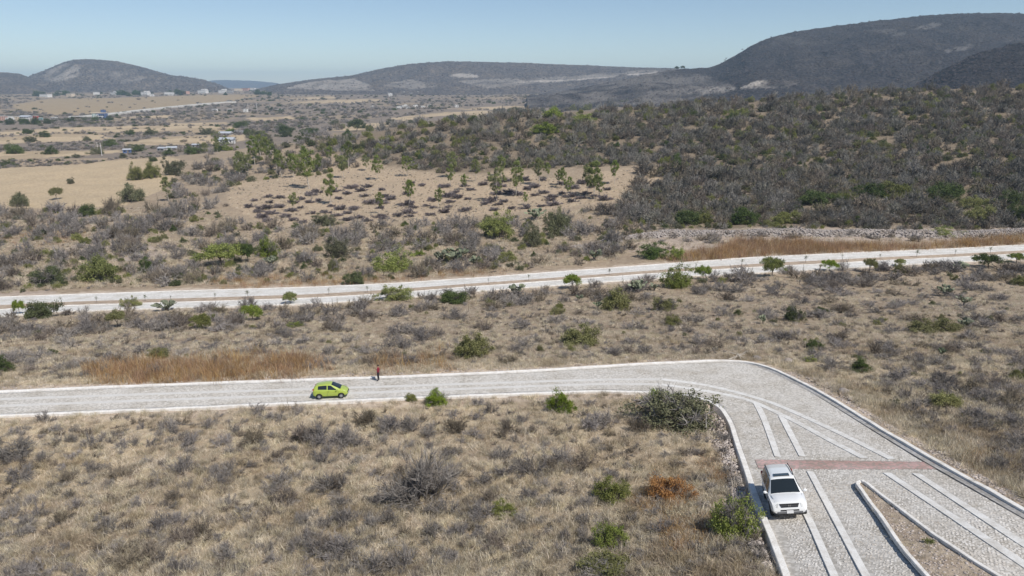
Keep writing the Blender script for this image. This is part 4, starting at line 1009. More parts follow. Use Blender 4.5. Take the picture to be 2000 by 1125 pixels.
LAND = [(1545, 1000, 'the white car'), (647, 785, 'the green car'), (738, 745, 'the standing person'), (1302, 985, 'the rust-orange bush'), (1318, 856, 'the biggest grey-green bush'), (832, 965, 'the largest leafless bush'), (1195, 1080, 'the green bottom-edge bush'), (1428, 1066, 'the bush beside the white car'),
        (985, 1015, 'the sparse olive bush'), (1096, 812, 'the upright kerbside bush'), (853, 798, 'the bright kerbside bush'), (0, 1125, 'the bottom left corner'), (0, 900, 'the left front edge'), (300, 1125, 'the lower left field edge'), (620, 1125, 'the bottom edge middle'), (330, 815, 'the near kerb, left stretch'), (560, 950, 'the front field centre'), (250, 960, 'the front field left part'),
        (922, 706, 'the bush with rusty leaves'), (1132, 684, 'the wide olive roadside bush'), (310, 706, 'the bush topping the reeds'), (20, 700, 'the dark left-edge bush'), (400, 720, 'the near rust reeds'), (1202, 612, 'the upright olive bush'), (1549, 631, 'the compact dark bush'), (1825, 655, 'the olive bush pair'), (1682, 730, 'the small bend-side bush'), (1850, 806, 'the olive slope bush'), (1480, 700, 'the rock heap at the bend'),
        (395, 642, 'the olive flat-topped tree'), (493, 624, 'the green umbrella shrub'), (575, 643, 'the bright green cushion'), (772, 594, 'the yellow-green acacia'), (885, 598, 'the dense dark low bush'), (84, 628, 'the dark verge shrub'), (1318, 568, 'the tall bright tree'), (1508, 541, 'the feathery tree'), (1698, 532, 'the thin olive tree'), (1930, 523, 'the dark flat-topped tree'), (1883, 596, 'the branching cactus'), (1990, 745, 'the right edge shrub'), (1490, 631, 'the small upright cactus'),
        (192, 556, 'the large dome-shaped bush'), (97, 560, 'the dark rounded bush'), (432, 516, 'the spreading acacia'), (764, 536, 'the round far-road bush'), (972, 468, 'the tall round bush'), (660, 508, 'the thorny grey-green tree'), (888, 516, 'the dark cactus clump'), (1085, 462, 'the tall grey thorn tree'), (633, 446, 'the sprawling grey-green bush'), (258, 396, 'the field-edge shrub'), (1275, 509, 'the wide far-kerb shrub'), (40, 440, 'the tan field lower edge'),
        (1452, 441, 'the mid-wall bush'), (1345, 440, 'the wall-top bush'), (1600, 404, 'the upper green row start'), (1752, 387, 'the upper row olive bush'), (1845, 390, 'the broad rubble-side bush'), (1990, 432, 'the right end of the wall'), (1322, 331, 'the dark clearing-end bush'), (1487, 342, 'the lone green hill bush'), (1063, 264, 'the bright hill bush'), (1437, 231, 'the high green patch'), (1650, 300, 'the scrub hill middle'), (1900, 300, 'the scrub hill right flank'), (1000, 300, 'the slope above the grove'), (1200, 290, 'the scrub hill left flank'), (1950, 850, 'the right slope edge'), (1990, 950, 'the lower right verge'), (1760, 790, 'the upper right verge'), (440, 375, 'the grove left edge'), (700, 320, 'the grove top'), (697, 257, 'the crest umbrella tree'), (540, 300, 'the eucalyptus cluster'), (640, 280, 'the bush line above the grove'), (450, 430, 'the thicket below the grove'), (140, 480, 'the pale stony patch'), (1500, 280, 'the scrub hill centre'), (1780, 240, 'the scrub hill upper right'), (1300, 230, 'the scrub hill crest'), (1100, 330, 'the right grove top'), (1250, 400, 'the thicket right of the grove'), (1690, 600, 'the right field middle'), (1400, 650, 'the field above the bend'), (700, 660, 'the middle field centre'), (200, 660, 'the middle field left end'), (1050, 640, 'the middle field right centre')]
LXY = np.array([(a, b) for a, b, _ in LAND], float)
def relation(x, y):
    dx = x - LXY[:, 0]; dy = (y - LXY[:, 1]) * 1.8; d_ = np.hypot(dx, dy); j = int(np.argmin(d_)); nm = LAND[j][2]
    if abs(dx[j]) > 2 * abs(dy[j]): rel = 'left of' if dx[j] < 0 else 'right of'
    elif abs(dy[j]) > 2 * abs(dx[j]): rel = 'above' if dy[j] < 0 else 'below'
    else: rel = ('above and ' if dy[j] < 0 else 'below and ') + ('left of' if dx[j] < 0 else 'right of')
    far = 'touching side, ' if d_[j] < 30 else 'just ' if d_[j] < 65 else 'a little ' if d_[j] < 110 else 'well '
    far = 'close ' if far.startswith('touch') else far
    rel = rel.replace(' of', ' of')
    return f'{far}{rel} {nm}'
def zone_label(i):
    w = S[i, 2]; big = 'wide' if w > 52 else 'small' if w < 32 else 'narrow' if w < 40 else 'mid-sized'
    if i < hill_from: return f'{big} grey shrub ' + relation(S[i, 0], S[i, 1]), 'grey shrubs in the dry grass fields'
    return f'{big} thorn bush ' + relation(S[i, 0], S[i, 1]), 'thorn bushes on the scrub hill'
single = set()
for sel, nm, cnt in ((idx[idx < hill_from], 'grey_shrub', 296), (idx[idx >= hill_from], 'thorn_bush', 260)):
    o_ = sel[np.argsort(-PRI[sel])][:cnt]
    for k, i in enumerate(o_):
        single.add(int(i)); lab, gr = zone_label(i)
        pr = [(GREY + BROWN)[i % 8]] if S[i, 2] > 30 else [(GREY_LO + BROWN_LO)[i % 7]]
        if nm == 'thorn_bush': pr = [(HILL_LO + BROWN_LO)[i % 9]]
        plant(nm, lab, 'shrub', gr, pr, Vector(PS[i]), (RAD[i], RAD[i], RAD[i] * S[i, 3] * 1.35))
rest = np.array([i for i in idx if int(i) not in single])
def sc3(r, hf): return np.stack([r, r, r * hf * 1.35], 1)
for sel, nm, lab in ((rest[rest < hill_from], 'scrub_fields', 'mass of small grey shrubs spread over the dry fields'), (rest[rest >= hill_from], 'scrub_hillside', 'mass of grey-brown thorn scrub covering the hill')):
    pr = GREY_LO + BROWN_LO[:2] if nm == 'scrub_fields' else HILL_LO + BROWN_LO
    scatter(nm, pr, PS[sel], rng.uniform(0, 6.28, len(sel)), sc3(RAD[sel], S[sel, 3]), rng.integers(0, len(pr), len(sel)), lab, 'scrub')
P, rad, hh = at_px(832, 968, 165, 100)
plant('bare_bush', 'largest leafless grey bush in the middle of the front field', 'bush', None, [BIG_BARE], P, (rad, rad, rad * 1.0))

# green specks among the scrub
gsx = np.concatenate([sample_poly(WILD_RIGHT, 170), sample_poly(BEYOND, 80), sample_poly([(380, 260), (700, 240), (720, 290), (420, 320)], 40)])
Pg, okg = off_road(gsx[:, 0], gsx[:, 1]); Pg = zg(Pg[okg]); _, _, zc = project(Pg[:, 0], Pg[:, 1], Pg[:, 2])
kinds = ('leaf_dark', 'leaf_olive', 'leaf_bright', 'leaf_grey'); pr = [SH[k][j][0] for k in kinds for j in (0, 1)]
w_ = rng.uniform(9, 26, len(Pg)) * zc / FPX / 2
for i in range(len(Pg)):
    ki = int(rng.choice(4, p=[.3, .35, .07, .28])); px_, py_, _ = project(*Pg[i])
    tone = ('dark green', 'olive', 'bright green', 'grey-green')[ki]
    o = bpy.data.objects.new(('green_bush', 'olive_bush', 'green_bush', 'thorn_bush')[ki], SH[kinds[ki]][i % 4][0]); link(o); o.location = Pg[i]; o.rotation_euler = (0, 0, random.uniform(0, 6)); o.scale = (w_[i], w_[i], w_[i] * random.uniform(.7, 1.1))
    tag(o, f'small {tone} bush ' + relation(px_, py_), 'bush', 'small green bushes dotted through the scrub')

ex = np.concatenate([sample_poly(WILD_RIGHT, 1500), sample_poly(BEYOND, 420), sample_poly(MIDF, 90), sample_poly([(330, 400), (330, 320), (560, 300), (700, 300), (700, 330), (440, 372)], 90)]); Pe, oke = off_road(ex[:, 0], ex[:, 1]); Pe = zg(Pe[oke]); _, _, zc = project(Pe[:, 0], Pe[:, 1], Pe[:, 2]); re_ = rng.uniform(8, 21, len(Pe)) * zc / FPX / 2
scatter('green_scrub', [SH['leaf_olive'][j][0] for j in range(3)] + [SH['leaf_grey'][j][0] for j in range(2)] + [SH['leaf_dark'][2][0]], Pe, rng.uniform(0, 6, len(Pe)), sc3(re_, np.full(len(Pe), .85)), rng.integers(0, 6, len(Pe)), 'small olive and green scrub mixed through the thickets', 'scrub')
# scrub, hedges and trees far out on the plain and on the hillsides: too many and too small to count
PLAIN = [(-60, 176), (500, 178), (1000, 172), (1500, 165), (1500, 195), (1000, 220), (690, 250), (480, 262), (380, 300), (330, 306), (-60, 335)]
pp = sample_poly(PLAIN, 9000); keep = np.ones(len(pp), bool)
for f in FIELDS + SLOPES + [FIELD_BIG]: keep &= ~(in_poly(pp[:, 0], pp[:, 1], f) & (rng.random(len(pp)) > .06))
pp = pp[keep]; Pp, okp = off_road(pp[:, 0], pp[:, 1]); okp &= (np.nan_to_num(Pp[:, 1]) > 500)
okp &= fbm(np.nan_to_num(Pp[:, 0]) / 120, np.nan_to_num(Pp[:, 1]) / 120, 77) > .40
Pp = Pp[okp]; Pp = zg(Pp); _, _, zc = project(Pp[:, 0], Pp[:, 1], Pp[:, 2])
r_ = np.minimum(rng.uniform(5, 13, len(Pp)) * zc / FPX / 2, rng.uniform(3.5, 9, len(Pp)))
pr = GREY_LO + BROWN_LO[:2] + [SH['leaf_dark'][0][0], SH['leaf_grey'][0][0]]
scatter('scrub_plain', pr, Pp, rng.uniform(0, 6.28, len(Pp)), sc3(r_, np.full(len(Pp), .55)), rng.choice(len(pr), len(Pp), p=[.13] * 5 + [.1] * 2 + [.07, .08]), 'grey scrub and hedges spread over the far plain', 'scrub')
HEDGE = [(60, 278, 30), (30, 300, 40), (100, 302, 34), (170, 275, 20), (88, 268, 26), (55, 262, 22), (190, 300, 30), (215, 285, 30), (270, 296, 30), (295, 264, 26), (330, 300, 30), (255, 262, 20), (405, 262, 34), (470, 250, 30), (455, 262, 20), (500, 268, 34), (590, 280, 36), (560, 262, 34), (520, 275, 30), (600, 262, 26), (610, 285, 26), (560, 290, 24), (15, 322, 24), (430, 275, 20), (395, 288, 22), (380, 300, 34), (530, 215, 14), (150, 306, 16), (130, 318, 12), (300, 316, 20), (240, 306, 20)]
for i, (x, y, w) in enumerate(HEDGE):
    P, rad, hh = at_px(x, y, w, w * .6)
    rk = sorted(h_[0] for h_ in HEDGE).index(x)
    plant('field_tree', f'{"large" if w > 28 else "small"} rounded tree between the far fields, {ordinal(rk)} from the left', 'tree', 'trees between the far fields', SH['leaf_dark' if i % 3 else 'leaf_grey'][i % 4], P, (rad, rad, rad * .85))
for nm, n, rmin, rmax in (('east_mesa', 5200, 2.2, 4.5), ('east_foothill', 2200, 1.8, 3.4), ('centre_mesa', 2200, 3.5, 7), ('west_hill', 1500, 3.5, 7)):
    Vh, px, py = HILLS[nm]; vis = np.where((px > -60) & (px < 2060) & (py > -20))[0]
    i = rng.choice(vis, n); P = Vh[i] + rng.normal(0, 4, (n, 3)) * [1, 1, 0] - [0, 0, 1.6]; r_ = rng.uniform(rmin, rmax, n)
    pr = DARK_LO
    scatter('scrub_' + nm, pr, P, rng.uniform(0, 6.28, n), sc3(r_, np.full(n, .6)), rng.integers(0, 5, n), 'dark scrub growing over the slopes of the ' + nm.replace('_', ' '), 'scrub')

# grass, reeds, stones
LOWP = np.concatenate([sample_poly(FRONT, 900), sample_poly(MIDF, 2100), sample_poly(BEYOND, 1300), sample_poly(GROVE, 900)]); PL, okl = off_road(LOWP[:, 0], LOWP[:, 1]); PL = zg(PL[okl]); rl = rng.uniform(.25, .7, len(PL))
scatter('low_scrub', GREY_LO + BROWN_LO, PL, rng.uniform(0, 6.28, len(PL)), sc3(rl, rng.uniform(.3, .8, len(PL))), rng.integers(0, 9, len(PL)), 'low grey and brown twiggy ground scrub among the dry grass', 'scrub')
def spread(name, protos, polys, n, smin, smax, label, cat='grass', lay=None, sink=.0, jit=0):
    p = np.concatenate([sample_poly(q, int(k)) for q, k in zip(polys, n)]); p = p + rng.normal(0, 1, p.shape) * [jit * 2.5, jit]; P, ok = off_road(p[:, 0], p[:, 1], cat == 'grass'); P = zg(P[ok]); P[:, 2] -= sink
    return scatter(name, protos, P, rng.uniform(0, 6.28, len(P)), rng.uniform(smin, smax, len(P)), rng.integers(0, len(protos), len(P)), label, cat)
FRONT_ALL = [(-120, 812), (300, 800), (800, 776), (1180, 764), (1300, 768), (1400, 790), (1432, 820), (1450, 900), (1490, 1000), (1530, 1110), (1560, 1190), (-120, 1190)]
MID_ALL = [(-120, 620), (300, 604), (600, 594), (920, 570), (1300, 543), (1620, 526), (2100, 500), (2100, 1060), (1900, 950), (1720, 842), (1600, 768), (1500, 716), (1400, 704), (1000, 728), (500, 747), (-120, 772)]
spread('dry_grass', TUFT + LITTER, [FRONT_ALL, MID_ALL], [13000, 23000], .7, 1.35, 'tan dry grass covering the fields beside the near road')
spread('dry_grass_far', TUFT, [BEYOND, GROVE, WILD_RIGHT, GRAVEL_AREAS[3]], [9000, 1500, 3500, 900], 1.2, 2.2, 'thin dry grass beyond the far road')
REEDS = [[(165, 722), (250, 712), (420, 704), (560, 698), (615, 704), (615, 735), (420, 742), (200, 748)], [(1395, 498), (1440, 474), (1560, 474), (1800, 482), (2060, 455), (2060, 477), (1800, 487), (1500, 501), (1400, 509)],
         [(1300, 505), (1420, 485), (1420, 508), (1310, 514)], [(400, 540), (700, 545), (900, 530), (1000, 528), (900, 545), (700, 560), (420, 566)], [(720, 700), (880, 690), (880, 725), (740, 725)], [(0, 455), (120, 440), (200, 455), (120, 470), (0, 470)]]
spread('rust_reeds', REED + STALK[:1], REEDS, [700, 0, 0, 420, 60, 200], .45, 1.3, 'rust-brown tall dry reeds along the roadsides', 'reeds', jit=6)
spread('rust_litter', RUST, [[(1230, 985), (1270, 935), (1350, 930), (1370, 985), (1300, 1010)], [(1290, 1030), (1400, 1000), (1420, 1060), (1330, 1090)], [(1360, 900), (1430, 890), (1440, 940), (1380, 945)], [(1850, 850), (1960, 880), (2000, 930), (1900, 910)]], [130, 110, 40, 90], .6, 1.2, 'rust-brown dry litter round the rust-orange bush and by the kerb', 'grass')
spread('tall_rust_reeds', REED + STALK[:2], REEDS[1:3], [1700, 240], .7, 2.1, 'tall rust-brown reeds between the stone wall and the far road', 'reeds', jit=2.5)
spread('straw_stalks', STALK, [[(600, 735), (1480, 690), (1700, 770), (2060, 930), (2060, 1010), (1800, 880), (1560, 735), (1440, 700), (1000, 725), (620, 745)]], [700], .55, 1.15, 'pale straw stalks along the outer kerb of the near road', 'grass')
VERGE = [[(1530, 727), (1640, 780), (1830, 890), (2060, 1020), (2060, 985), (1840, 870), (1680, 765), (1560, 715)], [(1385, 800), (1432, 830), (1455, 920), (1500, 1040), (1540, 1150), (1500, 1150), (1440, 1000), (1410, 900), (1380, 850)], [(0, 765), (500, 745), (1000, 726), (1400, 700), (1400, 694), (1000, 716), (500, 734), (0, 755)]]
spread('verge_gravel', PEBBLE, VERGE + [GRAVEL_AREAS[1]], [2600, 2300, 2000, 600], .04, .15, 'pale broken stones along the verges of the near road', 'gravel')
ip = sample_poly([(1674, 950), (1690, 950), (1830, 1058), (2020, 1190), (1860, 1190), (1766, 1080)], 700); Pi = ground(ip[:, 0], ip[:, 1]); okk = in_poly(Pi[:, 0], Pi[:, 1], isw); Pi = Pi[okk]; Pi[:, 2] += .18
scatter('island_gravel', PEBBLE, Pi, rng.uniform(0, 6, len(Pi)), rng.uniform(.03, .10, len(Pi)), rng.integers(0, 3, len(Pi)), 'pale loose gravel on the traffic island', 'gravel')
ig = sample_poly([(1676, 956), (1690, 956), (1830, 1062), (2000, 1190), (1870, 1190), (1766, 1085)], 110); Pt = ground(ig[:, 0], ig[:, 1]); Pt = Pt[in_poly(Pt[:, 0], Pt[:, 1], isw)]; Pt[:, 2] += .16
scatter('island_grass', TUFT + LITTER, Pt, rng.uniform(0, 6, len(Pt)), rng.uniform(.3, .65, len(Pt)), rng.integers(0, 9, len(Pt)), 'thin dry grass on the traffic island', 'grass')
# single stones one can pick out
for x, y, w, lab in [(1880, 1110, 16, 'largest grey stone at the bottom of the traffic island'), (1540, 705, 22, 'pale boulder just outside the road bend'), (1478, 700, 26, 'flat pale rock heap at the top of the road bend'), (1618, 774, 16, 'pale block beside the outer kerb below the bend'), (1648, 768, 26, 'broad pale boulder by the outer kerb below the bend'),
                     (1672, 688, 14, 'white rock in the dry field right of the bend'), (1738, 672, 9, 'small white rock up the field right of the bend'), (466, 731, 9, 'white stone at the foot of the rust reeds'), (444, 734, 7, 'small white stone left of its neighbour by the reeds'), (925, 708, 14, 'pale stone under the green bush with rusty leaves'), (1225, 698, 12, 'pale stone at the outer kerb before the bend')]:
    P, rad, hh = at_px(x, y, w, w * .6)
    o = link(bpy.data.objects.new('boulder', ROCKS[int(x) % 4])); o.location = P; o.scale = (rad, rad * .8, rad * .8); o.rotation_euler = (0, 0, x); tag(o, lab, 'rock', 'loose pale rocks near the road')

# rubble wall beyond the far road
wl_ = smooth_line([(1130, 486), (1210, 470), (1300, 460), (1500, 458), (1700, 459), (1850, 462), (1960, 458), (2080, 452)], 1.0)
wall = empty('stone_wall', Vector((*wl_[0], float(hz(*wl_[0])))))
tag(wall, 'long pale rubble stone wall behind the rust reeds beyond the far road', 'stone wall')
nv = normals2(wl_); gz = hz(wl_[:, 0], wl_[:, 1]); prof = [(-3.4, -.3), (-2.2, .5), (-.6, 1.2), (.8, 1.35), (2.2, .9), (3.4, -.3)]
gain = np.clip(np.arange(len(wl_)) / 30., .15, 1) * (.8 + .4 * vnoise(np.arange(len(wl_)) / 9., np.zeros(len(wl_)), 3))
Vw = np.stack([np.column_stack([wl_ + nv * a, gz + b * gain]) for a, b in prof], 1).reshape(-1, 3) - np.array(wall.location)
Fw = np.array([(i * 6 + k, i * 6 + k + 1, (i + 1) * 6 + k + 1, (i + 1) * 6 + k) for i in range(len(wl_) - 1) for k in range(5)])
link(bpy.data.objects.new('core', np_mesh('core', Vw, Fw, M['rock'])), wall)
n = 6500; ii = rng.integers(0, len(wl_) - 1, n); off = rng.uniform(-3.3, 3.2, n); hh_ = np.interp(off, [p[0] for p in prof], [p[1] for p in prof]) * gain[ii]
Pw = np.column_stack([wl_[ii] + nv[ii] * off[:, None] + rng.normal(0, .3, (n, 2)), gz[ii] + hh_ + .02]) - np.array(wall.location)
scatter('stones', ROCKS, Pw, rng.uniform(0, 6, n), rng.uniform(.14, .40, n), rng.integers(0, 4, n), parent=wall, tilt=rng.normal(0, .5, (n, 2)))
for f in (GRAVEL_AREAS[4],):
    spread('rubble_slope', ROCKS, [f], [900], .2, .55, 'pale rubble slope at the right edge above the green row', 'rubble')

# cobbles of the near road, set close together, leaving out tracks, gutters and the red band
cell = .175
lo = near_w.min(0); hi = near_w.max(0); lo[0] = max(lo[0], -46); hi[0] = min(hi[0], 48); hi[1] = min(hi[1], 76); lo[1] = max(lo[1], 22)
gx, gy2 = np.meshgrid(np.arange(lo[0], hi[0], cell), np.arange(lo[1], hi[1], cell * .87)); gx = gx + (np.arange(gx.shape[0]) % 2)[:, None] * cell / 2
Q = np.column_stack([gx.ravel(), gy2.ravel()]) + rng.normal(0, .028, (gx.size, 2))
Q = Q[in_poly(Q[:, 0], Q[:, 1], near_w)]; px, py, _ = project(Q[:, 0], Q[:, 1], hz(Q[:, 0], Q[:, 1]))
k = (px > -40) & (px < 2060) & (py < 1190) & (Q[:, 1] < 74) & ~in_poly(Q[:, 0], Q[:, 1], bw) & ~in_poly(Q[:, 0], Q[:, 1], isw); Q = Q[k]
def far_from(Q, w, dmin):
    ok = np.ones(len(Q), bool); step = max(1, int(.3 / max(.05, np.hypot(*(w[1] - w[0])))))
    for c in range(0, len(Q), 20000):
        q = Q[c:c + 20000]; a = w[:-1]; b = w[1:]; d_ = b - a; l2 = (d_ ** 2).sum(1)
        best = np.full(len(q), 1e9)
        for j in range(0, len(a)):
            sel = np.where((np.abs(q[:, 0] - a[j, 0]) < 2) & (np.abs(q[:, 1] - a[j, 1]) < 2))[0]
            if len(sel) == 0: continue
            t = np.clip(((q[sel] - a[j]) @ d_[j]) / l2[j], 0, 1); dd = np.hypot(*(q[sel] - a[j] - t[:, None] * d_[j]).T); best[sel] = np.minimum(best[sel], dd)
        ok[c:c + 20000] = best > dmin
    return ok
for w in strip_w: Q = Q[far_from(Q, w, .285)]
for w in (W_OUT, W_IN): Q = Q[far_from(Q, w, .56)]
Pc = np.column_stack([Q, hz(Q[:, 0], Q[:, 1]) - .012 + rng.normal(0, .006, len(Q))])
cb = scatter('cobbles', COB, Pc, rng.uniform(0, 6, len(Pc)), rng.uniform(.08, .108, len(Pc)), rng.integers(0, 4, len(Pc)), parent=road, tilt=rng.normal(0, .06, (len(Pc), 2)))
# ------------------------------------------------------------------ cars
def interp_st(st, x):
    a = np.array(st); return [float(np.interp(x, a[:, 0], a[:, k])) for k in range(1, 6)]
def section(st, x):
    w, zs, zb, wr, zr = interp_st(st, x)
    return [(0, zs), (w * .82, zs), (w * .97, zs + .10), (w, zs * .45 + zb * .55), (w * .99, zb - .05), (w * .965, zb), (wr, zr - .045), (wr * .93, zr - .012), (wr * .55, zr + .012), (0, zr + .018)]
def car(name, st, paint, wheels, label, extra, cat='car'):
    root = empty(name); xs = []
    for a, b in zip(st[:-1], st[1:]):
        k = max(1, int((b[0] - a[0]) / .16)); xs += [a[0] + (b[0] - a[0]) * i / k for i in range(k)]
    xs.append(st[-1][0]); V = []; F = []
    for x in xs:
        h = section(st, x); V += [(x, y, z) for y, z in h] + [(x, -y, z) for y, z in h[-2:0:-1]]
    m = 18
    for i in range(len(xs) - 1):
        for k in range(m): F.append((i * m + k, (i + 1) * m + k, (i + 1) * m + (k + 1) % m, i * m + (k + 1) % m))
    F.append(tuple(range(m))); F.append(tuple((len(xs) - 1) * m + k for k in range(m))[::-1])
    me = bpy.data.meshes.new('body'); me.from_pydata(V, [], F); me.materials.append(paint); me.materials.append(CM['trim'])
    body = bpy.data.objects.new('body', me); link(body)
    bm = bmesh.new(); bm.from_mesh(me); bmesh.ops.recalc_face_normals(bm, faces=bm.faces); bm.to_mesh(me); bm.free()
    cuts = []
    for x in wheels['x']:
        for sd in (-1, 1):
            c = MB(); r = wheels['r'] + .07; n = 20
            v = [(x + r * math.cos(2 * PI * i / n), sd * yy, wheels['r'] + r * math.sin(2 * PI * i / n)) for yy in (wheels['y'] - .22, wheels['y'] + .4) for i in range(n)]
            f = [(i, (i + 1) % n, n + (i + 1) % n, n + i) for i in range(n)] + [tuple(range(n)), tuple(range(n, 2 * n))]
            c.add(v, f); cm = c.mesh('cut', CM['trim']); bm = bmesh.new(); bm.from_mesh(cm); bmesh.ops.recalc_face_normals(bm, faces=bm.faces); bm.to_mesh(cm); bm.free()
            co = bpy.data.objects.new('cut', cm); link(co); cuts.append(co)
            md = body.modifiers.new('arch', 'BOOLEAN'); md.object = co; md.operation = 'DIFFERENCE'; md.solver = 'EXACT'
    dg = bpy.context.evaluated_depsgraph_get(); dg.update()
    nm = bpy.data.meshes.new_from_object(body.evaluated_get(dg)); body.modifiers.clear(); body.data = nm
    for c in cuts: bpy.data.objects.remove(c)
    nm.polygons.foreach_set('use_smooth', [True] * len(nm.polygons)); nm.set_sharp_from_angle(angle=math.radians(32))
    body.parent = root
    def pane(pn, corners, mat, off=.008, side=1, kind='side', n=5):
        """glass following the body skin: corners (x0 bottom, x1 bottom, x0 top, x1 top, f0, f1)"""
        x0b, x1b, x0t, x1t, f0, f1 = corners; v = []; f = []
        for i in range(n + 1):
            u = i / n
            for j in range(4):
                q = j / 3; ff = f0 + (f1 - f0) * q; x = (x0b + (x1b - x0b) * u) * (1 - q) + (x0t + (x1t - x0t) * u) * q
                s_ = section(st, x); a, b = s_[5], s_[6]; y = a[0] + (b[0] - a[0]) * ff; z = a[1] + (b[1] - a[1]) * ff
                v.append((x, side * (y + off), z + off * .4))
        for i in range(n):
            for j in range(3):
                q = (i * 4 + j, i * 4 + j + 1, (i + 1) * 4 + j + 1, (i + 1) * 4 + j); f.append(q if side < 0 else q[::-1])
        mb = MB(); mb.add(v, f); return mb.build(pn, mat, root, smooth=True)
    def screen(pn, x0, x1, k, mat, off=.010, n=8):
        v = []; f = []
        for i in range(4):
            x = x0 + (x1 - x0) * i / 3; w, zs, zb, wr, zr = interp_st(st, x)
            for j in range(n + 1):
                y = (j / n * 2 - 1) * wr * k; z = float(np.interp(abs(y), [0, wr * .55, wr * .93, wr], [zr + .018, zr + .012, zr - .012, zr - .045]))
                v.append((x + off * (.7 if x1 > x0 else -.7), y, z + off))
        for i in range(3):
            for j in range(n): f.append((i * (n + 1) + j, (i + 1) * (n + 1) + j, (i + 1) * (n + 1) + j + 1, i * (n + 1) + j + 1))
        mb = MB(); mb.add(v, f); return mb.build(pn, mat, root, smooth=True)
    for x in wheels['x']:
        for sd in (-1, 1):
            r = wheels['r']; wd = .2; y0 = sd * (wheels['y'] - wd / 2)
            prof = [(-wd / 2, r * .62), (-wd / 2, r * .93), (-wd / 2 + .03, r), (wd / 2 - .03, r), (wd / 2, r * .93), (wd / 2, r * .62)]
            v = []; f = []; n = 22
            for a, b in prof: v += [(b * math.cos(2 * PI * i / n), a, b * math.sin(2 * PI * i / n)) for i in range(n)]
            for k in range(len(prof) - 1): f += [(k * n + i, k * n + (i + 1) % n, (k + 1) * n + (i + 1) % n, (k + 1) * n + i) for i in range(n)]
            wh = empty('wheel', (x, y0, r)); wh.parent = root
            mb = MB(); mb.add(v, f); mb.build('tyre', CM['tyre'], wh, smooth=True)
            rm = MB(); yo = sd * wd / 2 * .8; n = 22
            rm.add([(0, yo - sd * .03, 0)] + [(r * .63 * math.cos(2 * PI * i / n), yo - sd * .03, r * .63 * math.sin(2 * PI * i / n)) for i in range(n)], [(0, 1 + i, 1 + (i + 1) % n) for i in range(n)], 1)
            for i in range(wheels['spokes']):
                a = 2 * PI * i / wheels['spokes']; c_, s_ = math.cos(a), math.sin(a); w2 = r * .11; L = r * .62
                v4 = [(c_ * r * .08 - s_ * w2, yo, s_ * r * .08 + c_ * w2), (c_ * L - s_ * w2, yo, s_ * L + c_ * w2), (c_ * L + s_ * w2, yo, s_ * L - c_ * w2), (c_ * r * .08 + s_ * w2, yo, s_ * r * .08 - c_ * w2)]
                rm.add(v4, [(0, 1, 2, 3)], 0)
            rm.add([(r * .2 * math.cos(2 * PI * i / 10), yo + sd * .012, r * .2 * math.sin(2 * PI * i / 10)) for i in range(10)], [tuple(range(10))], 0)
            ring = [(q * math.cos(2 * PI * i / n), yo + sd * .004, q * math.sin(2 * PI * i / n)) for q in (r * .56, r * .64) for i in range(n)]
            rm.add(ring, [(i, (i + 1) % n, n + (i + 1) % n, n + i) for i in range(n)], 0)
            rm.build('rim', [CM['alloy'], CM['trim']], wh)
    extra(root, pane, screen)
    return tag(root, label, cat)
CM = {}
CM['white'] = plain('white_car_paint', (.80, .80, .79), .25, spec=.5, var=.02, coat=.6)
CM['lime'] = plain('lime_car_paint', (.37, .455, .075), .3, spec=.5, var=.02, coat=.6)
CM['trim'] = plain('black_plastic', (.022, .022, .024), .55, var=0)
CM['tyre'] = plain('tyre_rubber', (.03, .03, .03), .85, var=.1)
CM['alloy'] = plain('alloy_metal', (.58, .58, .58), .35, metal=.6, var=0)
CM['glass'] = plain('tinted_glass', (.018, .024, .028), .08, spec=.6, var=0)
CM['lamp'] = plain('lamp_lens', (.62, .62, .60), .15, spec=.6, var=.05, scale=20)
CM['red_lamp'] = plain('red_lamp_lens', (.38, .02, .02), .2, spec=.5, var=0)
CM['grey_trim'] = plain('grey_bumper_plastic', (.12, .12, .125), .6, var=0)
CM['plate'] = plain('plate_white', (.72, .72, .72), .5, var=0)
CM['chrome'] = plain('chrome', (.7, .7, .7), .15, metal=1, var=0)
def one(pn, root, mat, fn, smooth=False):
    mb = MB(); fn(mb); return mb.build(pn, mat, root, smooth)
ST_SUV = [(-2.38, .80, .52, .92, .74, .94), (-2.33, .90, .42, 1.06, .76, 1.18), (-2.24, .955, .38, 1.10, .71, 1.56), (-2.08, .97, .36, 1.11, .68, 1.69), (-1.2, .985, .33, 1.11, .68, 1.755), (-.2, .985, .33, 1.09, .68, 1.765), (.42, .985, .33, 1.08, .665, 1.715),
          (1.22, .98, .34, 1.06, .86, 1.10), (1.6, .975, .35, 1.04, .85, 1.085), (2.05, .96, .37, 1.0, .80, 1.045), (2.25, .93, .40, .94, .75, .99), (2.335, .89, .42, .80, .72, .84), (2.37, .86, .42, .66, .70, .70), (2.39, .80, .46, .60, .62, .62)]
